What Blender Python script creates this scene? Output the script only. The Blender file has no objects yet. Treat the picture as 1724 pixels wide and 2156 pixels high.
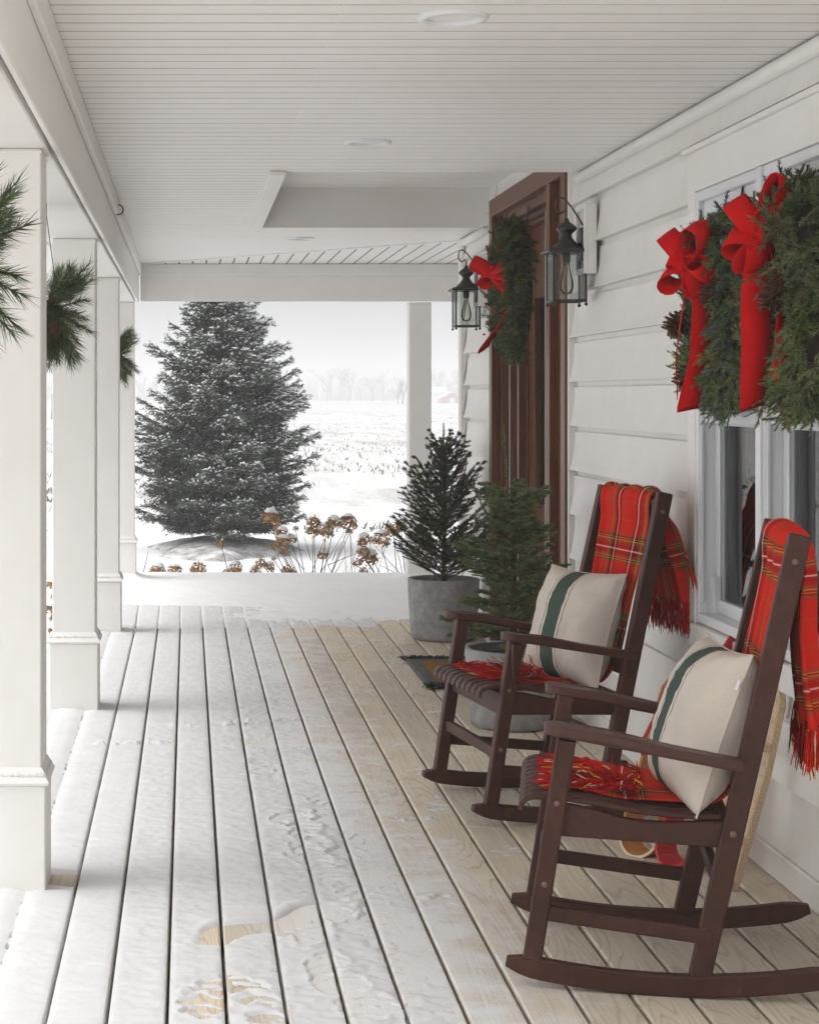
import bpy, math, random
import numpy as np
from mathutils import Vector, Matrix
random.seed(7); rng = np.random.default_rng(11)
S = bpy.context.scene; COL = S.collection
R = math.radians

# ------------------------------------------------------------------ camera, sky, sun, exposure
FPX, CAMH, VX, VY, PW, PH = 3900.0, 1.46, 397.0, 833.0, 1724.0, 2156.0
cam_d = bpy.data.cameras.new('camera'); cam = bpy.data.objects.new('camera', cam_d); COL.objects.link(cam)
cam.location = (0, 0, CAMH); cam.rotation_euler = (R(90), 0, 0)
cam_d.sensor_fit = 'VERTICAL'; cam_d.sensor_height = 36; cam_d.sensor_width = 36
cam_d.lens = FPX / PH * 36
cam_d.shift_x = (PW / 2 - VX) / PH; cam_d.shift_y = -(PH / 2 - VY) / PH
cam_d.clip_start = .05; cam_d.clip_end = 6000
S.camera = cam
W = bpy.data.worlds.new('World'); S.world = W; W.use_nodes = True
wn, wl = W.node_tree.nodes, W.node_tree.links
wn.clear()
sky = wn.new('ShaderNodeTexSky'); sky.sky_type = 'NISHITA'; sky.sun_disc = False
SUN_EL, SUN_AZ = R(60), R(-105)            # azimuth measured from +Y towards +X
sky.sun_elevation = SUN_EL; sky.sun_rotation = SUN_AZ; sky.air_density = 1.0; sky.dust_density = 6.0
hs = wn.new('ShaderNodeHueSaturation'); hs.inputs['Saturation'].default_value = .11
bg = wn.new('ShaderNodeBackground'); bg.inputs['Strength'].default_value = .13
wo = wn.new('ShaderNodeOutputWorld')
wl.new(sky.outputs[0], hs.inputs['Color']); wl.new(hs.outputs[0], bg.inputs[0]); wl.new(bg.outputs[0], wo.inputs[0])
sun_d = bpy.data.lights.new('sun', 'SUN'); sun_d.energy = .5; sun_d.angle = R(40); sun_d.color = (1, .975, .94)
sun = bpy.data.objects.new('sun', sun_d); COL.objects.link(sun); sun.location = (-20, -20, 30)
sdir = Vector((math.sin(SUN_AZ) * math.cos(SUN_EL), math.cos(SUN_AZ) * math.cos(SUN_EL), math.sin(SUN_EL)))
sun.rotation_euler = sdir.to_track_quat('Z', 'Y').to_euler()
S.view_settings.view_transform = 'Standard'; S.view_settings.look = 'None'
S.view_settings.exposure = 0.76; S.view_settings.gamma = 1
S.view_settings.use_curve_mapping = False
c = S.cycles
c.max_bounces = 8; c.diffuse_bounces = 4; c.glossy_bounces = 3; c.transmission_bounces = 4; c.transparent_max_bounces = 12
c.volume_bounces = 1; c.caustics_reflective = False; c.caustics_refractive = False
c.sample_clamp_indirect = 6; c.use_denoising = True; c.use_adaptive_sampling = True; c.adaptive_threshold = .02

# ------------------------------------------------------------------ pixel helpers (pixels of the photograph at 1724 x 2156)
def at(x, y, Y): return np.array([(x - VX) * Y / FPX, Y, CAMH + (VY - y) * Y / FPX])
def onz(x, y, z=0.): Y = FPX * (CAMH - z) / (y - VY); return np.array([(x - VX) * Y / FPX, Y, z])

# ------------------------------------------------------------------ mesh helpers
def unit(v): v = np.asarray(v, float); n = np.linalg.norm(v); return v / n if n > 1e-12 else v
class MB:
    def __init__(s): s.v = []; s.f = []; s.n = 0; s.cols = []
    def add(s, v, f, col=None):
        v = np.asarray(v, float).reshape(-1, 3)
        s.v.append(v); s.f += [tuple(int(i) + s.n for i in q) for q in f]; s.n += len(v)
        if col is not None: s.cols.append(np.tile(np.array(col, float), (len(v), 1)))
        return s
    def cbox(s, c, size, b=.003, M=None):
        """box with chamfered edges"""
        h = np.array(size, float) / 2; b = min(b, *(h * .45)); vs = []; idx = {}
        for sx in (-1, 1):
            for sy in (-1, 1):
                for sz in (-1, 1):
                    for a in range(3):
                        p = np.array([sx, sy, sz]) * (h - b); p[a] = (sx, sy, sz)[a] * h[a]
                        idx[(sx, sy, sz, a)] = len(vs); vs.append(p)
        fs = []
        sg = (-1, 1)
        for a in range(3):
            o = [k for k in range(3) if k != a]
            for q in sg:
                def key(p1, p2):
                    t = [0, 0, 0]; t[a] = q; t[o[0]] = p1; t[o[1]] = p2; return idx[(*t, a)]
                f = [key(-1, -1), key(1, -1), key(1, 1), key(-1, 1)]
                fs.append(f)
            for q1 in sg:
                for q2 in sg:   # edges running along axis a
                    def key2(t_, ax):
                        t = [0, 0, 0]; t[a] = t_; t[o[0]] = q1; t[o[1]] = q2; return idx[(*t, ax)]
                    fs.append([key2(-1, o[0]), key2(1, o[0]), key2(1, o[1]), key2(-1, o[1])])
        for sx in sg:
            for sy in sg:
                for sz in sg: fs.append([idx[(sx, sy, sz, k)] for k in range(3)])
        vs = np.array(vs); out = []
        for f in fs:
            pts = vs[f]; nrm = np.cross(pts[1] - pts[0], pts[2] - pts[0])
            out.append(f if np.dot(nrm, pts.mean(0)) > 0 else f[::-1])
        if M is not None: vs = vs @ np.asarray(M, float).T
        return s.add(vs + np.array(c, float), out)
    def beam(s, p0, p1, w, h, side=(0, 1, 0), b=.003):
        """bar from p0 to p1; w along `side`, h along the third axis"""
        p0, p1 = np.array(p0, float), np.array(p1, float); d = p1 - p0; L = np.linalg.norm(d); d = d / L
        sd = unit(np.array(side, float) - d * np.dot(side, d)); t = np.cross(d, sd)
        return s.cbox((p0 + p1) / 2, (L, w, h), b, np.stack([d, sd, t], 1))
    def sweep(s, pts, side, w, h, b=.003, caps=True):
        """chamfered rectangle swept along pts; w along `side` (scalar or list), h along the normal"""
        pts = np.array(pts, float); n = len(pts); side = unit(side)
        w = np.broadcast_to(w, n); h = np.broadcast_to(h, n); vs = []
        for i in range(n):
            d = unit(pts[min(i + 1, n - 1)] - pts[max(i - 1, 0)]); nn = unit(np.cross(d, side)); sd = np.cross(nn, d)
            a, c_ = w[i] / 2, h[i] / 2; bb = min(b, a * .45, c_ * .45)
            for x, y in ((-a, -c_ + bb), (-a + bb, -c_), (a - bb, -c_), (a, -c_ + bb), (a, c_ - bb), (a - bb, c_), (-a + bb, c_), (-a, c_ - bb)):
                vs.append(pts[i] + sd * x + nn * y)
        fs = []
        for i in range(n - 1):
            for k in range(8):
                fs.append((i * 8 + k, i * 8 + (k + 1) % 8, (i + 1) * 8 + (k + 1) % 8, (i + 1) * 8 + k))
        if caps: fs += [tuple(range(7, -1, -1)), tuple((n - 1) * 8 + k for k in range(8))]
        return s.add(vs, fs)
    def tube(s, pts, r, n=6, caps=True, col=None):
        pts = np.array(pts, float); m = len(pts); r = np.broadcast_to(r, m); vs = []
        d0 = unit(pts[1] - pts[0]); ref = np.array([0, 0, 1.]) if abs(d0[2]) < .9 else np.array([1., 0, 0])
        sd = unit(np.cross(d0, ref))
        for i in range(m):
            d = unit(pts[min(i + 1, m - 1)] - pts[max(i - 1, 0)]); sd = unit(sd - d * np.dot(sd, d)); t = np.cross(d, sd)
            for k in range(n):
                a = 2 * math.pi * k / n; vs.append(pts[i] + r[i] * (sd * math.cos(a) + t * math.sin(a)))
        fs = [(i * n + k, i * n + (k + 1) % n, (i + 1) * n + (k + 1) % n, (i + 1) * n + k) for i in range(m - 1) for k in range(n)]
        if caps: fs += [tuple(range(n - 1, -1, -1)), tuple((m - 1) * n + k for k in range(n))]
        return s.add(vs, fs, col)
    def lathe(s, prof, c=(0, 0, 0), n=32, rot=0., sq=None):
        """profile [(r,z)] turned about z"""
        m = len(prof); vs = []
        for r, z in prof:
            for k in range(n):
                a = 2 * math.pi * k / n + rot; vs.append((c[0] + r * math.cos(a), c[1] + r * math.sin(a), c[2] + z))
        fs = [(i * n + k, i * n + (k + 1) % n, (i + 1) * n + (k + 1) % n, (i + 1) * n + k) for i in range(m - 1) for k in range(n)]
        fs += [tuple(range(n - 1, -1, -1)), tuple((m - 1) * n + k for k in range(n))]
        return s.add(vs, fs)
    def ball(s, c, r, n=8, m=6, sc=(1, 1, 1), col=None):
        vs = [(0, 0, -1)]
        for i in range(1, m):
            t = math.pi * i / m - math.pi / 2
            for k in range(n): a = 2 * math.pi * k / n; vs.append((math.cos(t) * math.cos(a), math.cos(t) * math.sin(a), math.sin(t)))
        vs.append((0, 0, 1)); L = len(vs) - 1; fs = []
        for k in range(n):
            fs.append((0, 1 + (k + 1) % n, 1 + k)); fs.append((L, L - n + k, L - n + (k + 1) % n))
        for i in range(m - 2):
            for k in range(n): fs.append((1 + i * n + k, 1 + i * n + (k + 1) % n, 1 + (i + 1) * n + (k + 1) % n, 1 + (i + 1) * n + k))
        return s.add(np.array(vs) * r * np.array(sc) + np.array(c), fs, col)
    def mesh(s, name, mat, smooth=False):
        me = bpy.data.meshes.new(name); V = np.concatenate(s.v) if s.v else np.zeros((0, 3))
        me.from_pydata(V.tolist(), [], s.f)
        if s.cols and sum(len(x) for x in s.cols) == len(V):
            C = np.concatenate(s.cols); C = np.concatenate([C[:, :3], np.ones((len(C), 1))], 1)
            at_ = me.color_attributes.new('tint', 'FLOAT_COLOR', 'POINT'); at_.data.foreach_set('color', C.ravel())
        if mat: me.materials.append(mat)
        if smooth: me.polygons.foreach_set('use_smooth', [True] * len(me.polygons))
        me.update(); return me
    def build(s, name, mat, parent=None, smooth=False, loc=(0, 0, 0)):
        return link(name, s.mesh(name, mat, smooth), parent, loc)
def link(name, me, parent=None, loc=(0, 0, 0)):
    o = bpy.data.objects.new(name, me); COL.objects.link(o); o.parent = parent; o.location = loc; return o
def tag(o, label=None, cat=None, group=None, kind=None):
    if label: o['label'] = label
    if cat: o['category'] = cat
    if group: o['group'] = group
    if kind: o['kind'] = kind
    return o
def thing(name, label, cat, loc=(0, 0, 0), rz=0., group=None):
    o = bpy.data.objects.new(name, None); COL.objects.link(o); o.location = loc; o.rotation_euler = (0, 0, rz)
    o.empty_display_size = .1
    return tag(o, label, cat, group)
def fastmesh(name, V, F, mat, cols=None, smooth=False):
    """F is an (n,k) int array"""
    me = bpy.data.meshes.new(name); V = np.asarray(V, np.float32); F = np.asarray(F, np.int32); k = F.shape[1]
    me.vertices.add(len(V)); me.vertices.foreach_set('co', V.ravel())
    me.loops.add(F.size); me.loops.foreach_set('vertex_index', F.ravel())
    me.polygons.add(len(F)); me.polygons.foreach_set('loop_start', np.arange(0, F.size, k, dtype=np.int32))
    me.polygons.foreach_set('loop_total', np.full(len(F), k, np.int32))
    me.polygons.foreach_set('use_smooth', np.full(len(F), smooth))
    if cols is not None:
        C = np.concatenate([np.asarray(cols, np.float32)[:, :3], np.ones((len(V), 1), np.float32)], 1)
        a = me.color_attributes.new('tint', 'FLOAT_COLOR', 'POINT'); a.data.foreach_set('color', C.ravel())
    me.update(calc_edges=True); me.validate()
    if mat: me.materials.append(mat)
    return me
# value noise
_tab = rng.random((256, 256))
def vn(x, y, s=1., o=0):
    x = np.asarray(x) * s + o * 17.3; y = np.asarray(y) * s + o * 9.1
    xi, yi = np.floor(x).astype(int), np.floor(y).astype(int); fx, fy = x - xi, y - yi
    fx = fx * fx * (3 - 2 * fx); fy = fy * fy * (3 - 2 * fy)
    a, b, c_, d = _tab[xi % 256, yi % 256], _tab[(xi + 1) % 256, yi % 256], _tab[xi % 256, (yi + 1) % 256], _tab[(xi + 1) % 256, (yi + 1) % 256]
    return (a * (1 - fx) + b * fx) * (1 - fy) + (c_ * (1 - fx) + d * fx) * fy
def fbm(x, y, s, o=0, n=4): return sum(vn(x, y, s * 2 ** i, o + i) / 2 ** i for i in range(n)) / sum(1 / 2 ** i for i in range(n))
def sstep(a, b, x): t = np.clip((np.asarray(x) - a) / (b - a), 0, 1); return t * t * (3 - 2 * t)

# ------------------------------------------------------------------ materials
def srgb(r, g, b): return tuple(((x / 255) / 12.92 if x / 255 <= .04045 else ((x / 255 + .055) / 1.055) ** 2.4) for x in (r, g, b))
class NT:
    def __init__(s, name):
        s.m = bpy.data.materials.new(name); s.m.use_nodes = True; s.t = s.m.node_tree; s.n, s.l = s.t.nodes, s.t.links
        s.b = s.n['Principled BSDF']; s.out = s.n['Material Output']
    def new(s, t, **kw):
        o = s.n.new(t)
        for k, v in kw.items(): setattr(o, k, v)
        return o
    def set(s, sock, v):
        if isinstance(v, bpy.types.NodeSocket): s.l.new(v, sock)
        else: sock.default_value = v
    def pos(s): return s.new('ShaderNodeNewGeometry').outputs['Position']
    def objc(s): return s.new('ShaderNodeTexCoord').outputs['Object']
    def rnd(s): return s.new('ShaderNodeObjectInfo').outputs['Random']
    def math(s, op, a, b=0., c_=0., clamp=False):
        o = s.new('ShaderNodeMath', operation=op, use_clamp=clamp); s.set(o.inputs[0], a); s.set(o.inputs[1], b); s.set(o.inputs[2], c_); return o.outputs[0]
    def vmath(s, op, a, b): o = s.new('ShaderNodeVectorMath', operation=op); s.set(o.inputs[0], a); s.set(o.inputs[1], b); return o.outputs[0]
    def scale(s, v, sc): return s.vmath('MULTIPLY', v, sc)
    def noise(s, v, sc=5., det=4., rough=.55, dist=0.):
        o = s.new('ShaderNodeTexNoise'); s.l.new(v, o.inputs['Vector']); o.inputs['Scale'].default_value = sc; o.inputs['Detail'].default_value = det
        o.inputs['Roughness'].default_value = rough; o.inputs['Distortion'].default_value = dist; return o.outputs['Fac']
    def ramp(s, f, stops, interp='LINEAR'):
        o = s.new('ShaderNodeValToRGB'); s.l.new(f, o.inputs[0]); cr = o.color_ramp; cr.interpolation = interp
        while len(cr.elements) < len(stops): cr.elements.new(.5)
        for e, (p, col) in zip(cr.elements, stops): e.position = p; e.color = (*col, 1) if len(col) == 3 else col
        return o.outputs[0]
    def mix(s, f, a, b, mode='MIX'):
        o = s.new('ShaderNodeMix', data_type='RGBA', blend_type=mode); s.set(o.inputs[0], f)
        for i, v in ((6, a), (7, b)):
            if isinstance(v, tuple): v = (*v[:3], 1)
            s.set(o.inputs[i], v)
        return o.outputs[2]
    def bump(s, h, st=.3, d=.01, nrm=None):
        o = s.new('ShaderNodeBump'); o.inputs['Strength'].default_value = st; o.inputs['Distance'].default_value = d; s.l.new(h, o.inputs['Height'])
        if nrm: s.l.new(nrm, o.inputs['Normal'])
        return o.outputs[0]
    def fin(s, col=None, rough=None, nrm=None, spec=None):
        if col is not None: s.set(s.b.inputs['Base Color'], (*col, 1) if isinstance(col, tuple) and len(col) == 3 else col)
        if rough is not None: s.set(s.b.inputs['Roughness'], rough)
        if nrm is not None: s.l.new(nrm, s.b.inputs['Normal'])
        if spec is not None: s.b.inputs['Specular IOR Level'].default_value = spec
        return s.m
def plain(name, col, rough=.6, var=.12, sc=6., bump=.15, bsc=60., bd=.002, spec=.4):
    t = NT(name); p = t.pos(); n = t.noise(p, sc, 5)
    lo = tuple(x * (1 - var) for x in col); hi = tuple(min(1, x * (1 + var)) for x in col)
    cc = t.ramp(n, [(.3, lo), (.7, hi)])
    return t.fin(cc, rough, t.bump(t.noise(p, bsc, 3), bump, bd), spec)
def tinted(name, rough=.6, spec=.3, trans=0.):
    t = NT(name); a = t.new('ShaderNodeAttribute', attribute_name='tint'); t.fin(a.outputs['Color'], rough, None, spec)
    if trans:
        tr = t.new('ShaderNodeBsdfTranslucent'); t.l.new(a.outputs['Color'], tr.inputs[0]); mx = t.new('ShaderNodeMixShader'); mx.inputs[0].default_value = trans
        t.l.new(t.b.outputs[0], mx.inputs[1]); t.l.new(tr.outputs[0], mx.inputs[2]); t.l.new(mx.outputs[0], t.out.inputs[0])
    return t.m
M = {}
def mk_paint(name, col, dirt=.0):
    t = NT(name); p = t.pos()
    big = t.noise(p, .9, 5, .6); fine = t.noise(t.scale(p, (1, 1, .7)), 11, 5, .6)
    f = t.math('MULTIPLY', big, fine)
    cc = t.ramp(f, [(.12, tuple(x * (.945 - dirt * .6) * k for x, k in zip(col, (1, .985, .965)))), (.30, tuple(x * .97 for x in col)), (.5, col)])
    bmp = t.bump(t.noise(t.scale(p, (1, .5, 1)), 90, 3), .12, .002)
    return t.fin(cc, t.ramp(fine, [(0, (.42,) * 3), (1, (.62,) * 3)]), bmp, .35)
M['trim'] = mk_paint('white_painted_trim', (.865, .85, .822))
M['ceil'] = mk_paint('white_soffit_vinyl', (.885, .872, .845))
M['siding'] = mk_paint('white_siding', (.875, .86, .832), .04)
M['vinyl'] = plain('white_window_vinyl', (.78, .79, .81), .32, .02, 3, .02)
def mk_snow(name, bs=.5):
    t = NT(name); p = t.pos()
    n1 = t.noise(p, 9, 5); n2 = t.noise(p, 260, 3, .7)
    cc = t.ramp(n1, [(.25, (.67, .673, .68)), (.75, (.74, .742, .747))])
    h = t.math('ADD', t.math('MULTIPLY', n1, .12), t.math('MULTIPLY', n2, .5))
    t.b.inputs['Subsurface Weight'].default_value = 0
    return t.fin(cc, .75, t.bump(h, bs, .006), .2)
M['snow'] = mk_snow('snow')
def mk_deep():
    t = NT('deep_snow'); p = t.pos(); n1 = t.noise(p, 3, 5); n2 = t.noise(p, 200, 3, .7)
    return t.fin(t.ramp(n1, [(.25, (.84, .845, .85)), (.75, (.89, .892, .896))]), .75, t.bump(n2, .3, .004), .2)
M['drift'] = mk_deep()
def mk_wood(name, lo, mid, hi, frost=False, axis=1):
    t = NT(name); p = t.pos(); r = t.rnd()
    off = t.new('ShaderNodeCombineXYZ'); t.l.new(t.math('MULTIPLY', r, 37.), off.inputs[0]); t.l.new(t.math('MULTIPLY', r, 91.), off.inputs[1])
    q = t.vmath('ADD', t.scale(p, (1, .085, 1)), off.outputs[0])
    wob = t.noise(q, 7, 3, .5)
    w = t.new('ShaderNodeTexNoise'); t.l.new(t.vmath('ADD', t.scale(q, (1, 1, 1)), (0, 0, 0)), w.inputs['Vector']); w.inputs['Scale'].default_value = 5.5; w.inputs['Detail'].default_value = 1.5
    rings = t.math('FRACT', t.math('MULTIPLY', w.outputs['Fac'], 30.))
    rings = t.math('ABSOLUTE', t.math('SUBTRACT', rings, .5))
    grain = t.noise(t.scale(q, (9, 1.2, 9)), 22, 4, .7)
    base = t.ramp(grain, [(.2, lo), (.5, mid), (.85, hi)])
    cc = t.mix(t.ramp(rings, [(0, (.45,) * 3), (.16, (.0,) * 3)]), base, tuple(x * .6 for x in lo))
    kv = t.new('ShaderNodeTexVoronoi'); t.l.new(t.scale(q, (1, 1.6, 1)), kv.inputs['Vector']); kv.inputs['Scale'].default_value = 3.2
    kn = t.ramp(kv.outputs['Distance'], [(.0, (1,) * 3), (.045, (.9,) * 3), (.075, (0,) * 3)])
    cc = t.mix(kn, cc, tuple(x * .35 for x in lo))
    tone = t.ramp(r, [(0, (.86, .86, .87)), (.5, (1, .99, .97)), (1, (1.06, 1.02, .97))])
    cc = t.mix(1., cc, tone, 'MULTIPLY')
    big = t.noise(p, 2.3, 4)
    cc = t.mix(t.ramp(big, [(.45, (0,) * 3), (.8, (.3,) * 3)]), cc, tuple(x * .85 for x in lo))
    rough = .6
    if frost:
        sx = t.new('ShaderNodeSeparateXYZ'); t.l.new(p, sx.inputs[0])
        g = t.math('MULTIPLY_ADD', sx.outputs[0], -1.30, 1.60)                       # more dusting towards the open side
        yy = t.math('MULTIPLY_ADD', sx.outputs[1], -.06, .50, True)                # and towards the yard end of the deck
        g = t.math('ADD', g, yy)
        sp = t.noise(p, 240, 2, .8); md = t.noise(p, 8, 5, .65); lg = t.noise(p, 2.2, 2)
        v = t.math('ADD', t.math('ADD', t.math('MULTIPLY', sp, .7), t.math('MULTIPLY', md, 1.1)), t.math('MULTIPLY', lg, .6))
        fz = t.math('ADD', g, t.math('SUBTRACT', v, 1.75))
        nz = t.new('ShaderNodeNewGeometry'); sn = t.new('ShaderNodeSeparateXYZ'); t.l.new(nz.outputs['Normal'], sn.inputs[0])
        fz = t.math('MULTIPLY', t.ramp(fz, [(.0, (0,) * 3), (.42, (.9,) * 3)]), t.math('GREATER_THAN', sn.outputs[2], .6))
        fz = t.math('MULTIPLY', fz, t.ramp(sx.outputs[0], [(.14, (0,) * 3), (.36, (1,) * 3)])); cc = t.mix(fz, cc, (.78, .785, .80))
    h = t.math('SUBTRACT', grain, t.math('MULTIPLY', t.ramp(rings, [(0, (1,) * 3), (.2, (0,) * 3)]), .6))
    return t.fin(cc, rough, t.bump(h, .25, .002), .3)
M['deck'] = mk_wood('weathered_deck_wood', srgb(188, 175, 156), srgb(215, 203, 185), srgb(229, 219, 204), True)
M['palewood'] = mk_wood('pale_birch_wood', srgb(196, 168, 134), srgb(222, 196, 162), srgb(232, 210, 180))
M['tanwood'] = mk_wood('honey_plywood', srgb(176, 118, 62), srgb(196, 136, 76), srgb(206, 150, 92))
M['edge'] = plain('pale_plywood_edge', srgb(230, 212, 180), .6, .06, 20)
M['redwood'] = plain('red_painted_plywood', srgb(190, 30, 34), .4, .08, 9)
def mk_brown():
    t = NT('dark_brown_chair_paint'); p = t.pos(); big = t.noise(p, 5, 5, .65); g = t.noise(t.scale(p, (26, 26, 7)), 3, 5, .7); sc_ = t.noise(p, 38, 6, .8)
    cc = t.ramp(t.math('ADD', t.math('MULTIPLY', big, .6), t.math('MULTIPLY', g, .4)), [(.32, srgb(52, 27, 20)), (.52, srgb(69, 38, 29)), (.7, srgb(86, 53, 43))])
    cc = t.mix(t.ramp(sc_, [(.66, (0,) * 3), (.72, (.45,) * 3)]), cc, srgb(142, 116, 104))
    return t.fin(cc, t.ramp(big, [(.3, (.40,) * 3), (.7, (.58,) * 3)]), t.bump(g, .14, .002), .3)
M['brown'] = mk_brown()
def mk_arm():
    t = NT('worn_brown_arm_paint'); p = t.pos(); w = t.noise(p, 55, 6, .75); w2 = t.noise(p, 9, 3)
    f = t.ramp(t.math('MULTIPLY', w, w2), [(.28, (0,) * 3), (.40, (.75,) * 3)])
    g = t.new('ShaderNodeNewGeometry'); sn = t.new('ShaderNodeSeparateXYZ'); t.l.new(g.outputs['Normal'], sn.inputs[0])
    f = t.math('MULTIPLY', f, t.math('GREATER_THAN', sn.outputs[2], .6))
    return t.fin(t.mix(f, srgb(70, 36, 27), srgb(146, 126, 118)), .46, t.bump(w, .15, .002), .45)
M['arm'] = mk_arm()
M['plug'] = plain('brass_plug', srgb(120, 92, 78), .4, .1)
def mk_door():
    t = NT('stained_door_wood'); p = t.pos(); n = t.noise(t.scale(p, (30, 30, 1.2)), 3, 5, .65)
    return t.fin(t.ramp(n, [(.25, srgb(66, 36, 20)), (.55, srgb(108, 64, 36)), (.8, srgb(138, 90, 54))]), .42, t.bump(n, .1, .002), .45)
M['door'] = mk_door()
M['threshold'] = plain('door_weatherstrip', (.55, .53, .5), .4, .05)
M['black'] = plain('black_lantern_metal', (.022, .021, .022), .42, .2, 30, .2, 120, .001, .5)
M['hook'] = plain('dark_iron', (.03, .028, .026), .5, .1)
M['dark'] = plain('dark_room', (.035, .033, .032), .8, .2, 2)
M['curtain'] = plain('grey_curtain', (.22, .23, .24), .85, .1, 12)
M['palecurtain'] = plain('pale_blind', (.62, .62, .58), .8, .05, 8)
M['intwood'] = plain('interior_brown_wood', srgb(98, 56, 40), .5, .15, 12)
def mk_glass(name, rough=.0, tint=(.9, .95, .93), fres=1.45):
    t = NT(name); fr = t.new('ShaderNodeFresnel'); fr.inputs[0].default_value = fres
    tr = t.new('ShaderNodeBsdfTransparent'); tr.inputs[0].default_value = (*tint, 1)
    gl = t.new('ShaderNodeBsdfGlossy'); gl.inputs['Roughness'].default_value = rough
    n = t.noise(t.pos(), 3, 2); t.l.new(t.bump(n, .02, .01), gl.inputs['Normal'])
    mx = t.new('ShaderNodeMixShader'); t.l.new(fr.outputs[0], mx.inputs[0]); t.l.new(tr.outputs[0], mx.inputs[1]); t.l.new(gl.outputs[0], mx.inputs[2]); t.l.new(mx.outputs[0], t.out.inputs[0])
    return t.m
M['glass'] = mk_glass('window_glass'); M['lglass'] = mk_glass('lantern_glass', .02, (.93, .95, .94)); M['bulb'] = mk_glass('bulb_glass', .03, (.96, .95, .92))
M['filament'] = plain('brass_filament', srgb(190, 130, 80), .4, .1)
def mk_concrete():
    t = NT('grey_concrete'); p = t.pos(); n = t.noise(p, 7, 6, .65); n2 = t.noise(p, 26, 4, .6)
    f = t.math('ADD', t.math('MULTIPLY', n, .65), t.math('MULTIPLY', n2, .35))
    pv = t.new('ShaderNodeTexVoronoi'); t.l.new(p, pv.inputs['Vector']); pv.inputs['Scale'].default_value = 30
    pits = t.ramp(pv.outputs['Distance'], [(.02, (1,) * 3), (.07, (0,) * 3)])
    cc = t.ramp(f, [(.3, srgb(120, 120, 120)), (.5, srgb(150, 150, 150)), (.68, srgb(178, 178, 177))])
    cc = t.mix(t.math('MULTIPLY', pits, .35), cc, srgb(80, 78, 76))
    return t.fin(cc, .85, t.bump(t.math('SUBTRACT', n2, pits), .25, .004), .25)
M['concrete'] = mk_concrete()
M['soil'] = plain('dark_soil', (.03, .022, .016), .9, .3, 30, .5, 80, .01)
M['needle'] = tinted('conifer_needles', .55, .3, .12)
M['bark'] = plain('brown_bark', srgb(84, 66, 52), .85, .3, 30, .5, 60, .01)
M['petal'] = tinted('dried_petals', .85, .15, .25)
M['stem'] = plain('dry_stems', srgb(104, 74, 60), .8, .25, 20)
M['redvelvet'] = plain('red_velvet_ribbon', srgb(206, 10, 12), .75, .12, 15, .2, 300, .001, .15)
M['greenribbon'] = plain('dark_green_ribbon', srgb(22, 44, 36), .7, .1)
M['cone'] = plain('pine_cone', srgb(96, 62, 46), .7, .35, 60)
M['berry'] = plain('red_berries', srgb(176, 20, 22), .35, .1)
M['terracotta'] = plain('terracotta', srgb(112, 62, 42), .8, .15, 12)
M['filler'] = plain('dark_green_filler', (.03, .042, .018), .9, .4, 30, .5, 60, .01)
M['yarn'] = tinted('yarn', .9, .1)
M['stubble'] = tinted('straw', .9, .1)
def mk_mulch():
    t = NT('frosty_bare_earth'); p = t.pos(); n = t.noise(p, 3.2, 6, .7); f = t.noise(p, 30, 4, .7)
    return t.fin(t.mix(t.ramp(n, [(.42, (0,) * 3), (.62, (.9,) * 3)]), t.ramp(f, [(.3, (.16, .155, .15)), (.7, (.34, .335, .33))]), (.66, .667, .675)), .9, t.bump(f, .5, .03), .15)
M['mulch'] = mk_mulch()
M['barnred'] = plain('barn_red', srgb(160, 60, 52), .8, .1)
M['farbark'] = plain('bare_bark', (.10, .085, .075), .9, .2)
def mk_plaid():
    t = NT('red_tartan'); uv = t.new('ShaderNodeUVMap', uv_map='cloth').outputs[0]; sx = t.new('ShaderNodeSeparateXYZ'); t.l.new(uv, sx.inputs[0])
    red = srgb(204, 38, 26); dr = srgb(150, 18, 18); bl = srgb(34, 18, 22); gr = srgb(88, 84, 52); ye = srgb(214, 168, 60); wh = srgb(232, 222, 206); og = srgb(188, 66, 26)
    stops = [(0, red), (.10, og), (.125, red), (.30, gr), (.325, bl), (.345, ye), (.355, bl), (.375, ye), (.385, gr), (.42, dr), (.46, bl), (.475, dr), (.50, wh), (.512, dr), (.54, bl), (.555, dr), (.585, gr), (.61, ye), (.619, bl), (.637, ye), (.646, gr), (.675, red), (.86, og), (.88, red)]
    cs = []
    for k, per in ((0, .25), (1, .27)):
        f = t.math('FRACT', t.math('DIVIDE', sx.outputs[k], per)); cs.append(t.ramp(f, stops, 'CONSTANT'))
    tw = t.math('FRACT', t.math('MULTIPLY', t.math('ADD', sx.outputs[0], sx.outputs[1]), 260.))
    cc = t.mix(t.ramp(tw, [(.45, (.34,) * 3), (.55, (.68,) * 3)]), cs[0], cs[1])
    hb = t.noise(t.scale(uv, (500, 500, 1)), 1, 2)
    return t.fin(cc, .9, t.bump(hb, .3, .001), .1)
M['plaid'] = mk_plaid()
def mk_linen():
    t = NT('striped_linen'); uv = t.new('ShaderNodeUVMap', uv_map='cloth').outputs[0]; sx = t.new('ShaderNodeSeparateXYZ'); t.l.new(uv, sx.inputs[0])
    lin = srgb(214, 203, 192); gn = srgb(74, 88, 80)
    st = [(0, lin), (.345, gn), (.352, lin), (.385, gn), (.575, lin), (.608, gn), (.615, lin)]
    cc = t.ramp(sx.outputs[0], st, 'CONSTANT')
    w1 = t.noise(t.scale(uv, (420, 30, 1)), 1, 2, .7); w2 = t.noise(t.scale(uv, (30, 420, 1)), 1, 2, .7)
    wv = t.math('ADD', w1, w2)
    cc = t.mix(1., cc, t.ramp(t.math('MULTIPLY', wv, .5), [(.3, (.86,) * 3), (.7, (1.06,) * 3)]), 'MULTIPLY')
    return t.fin(cc, .9, t.bump(wv, .35, .001), .1)
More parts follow.
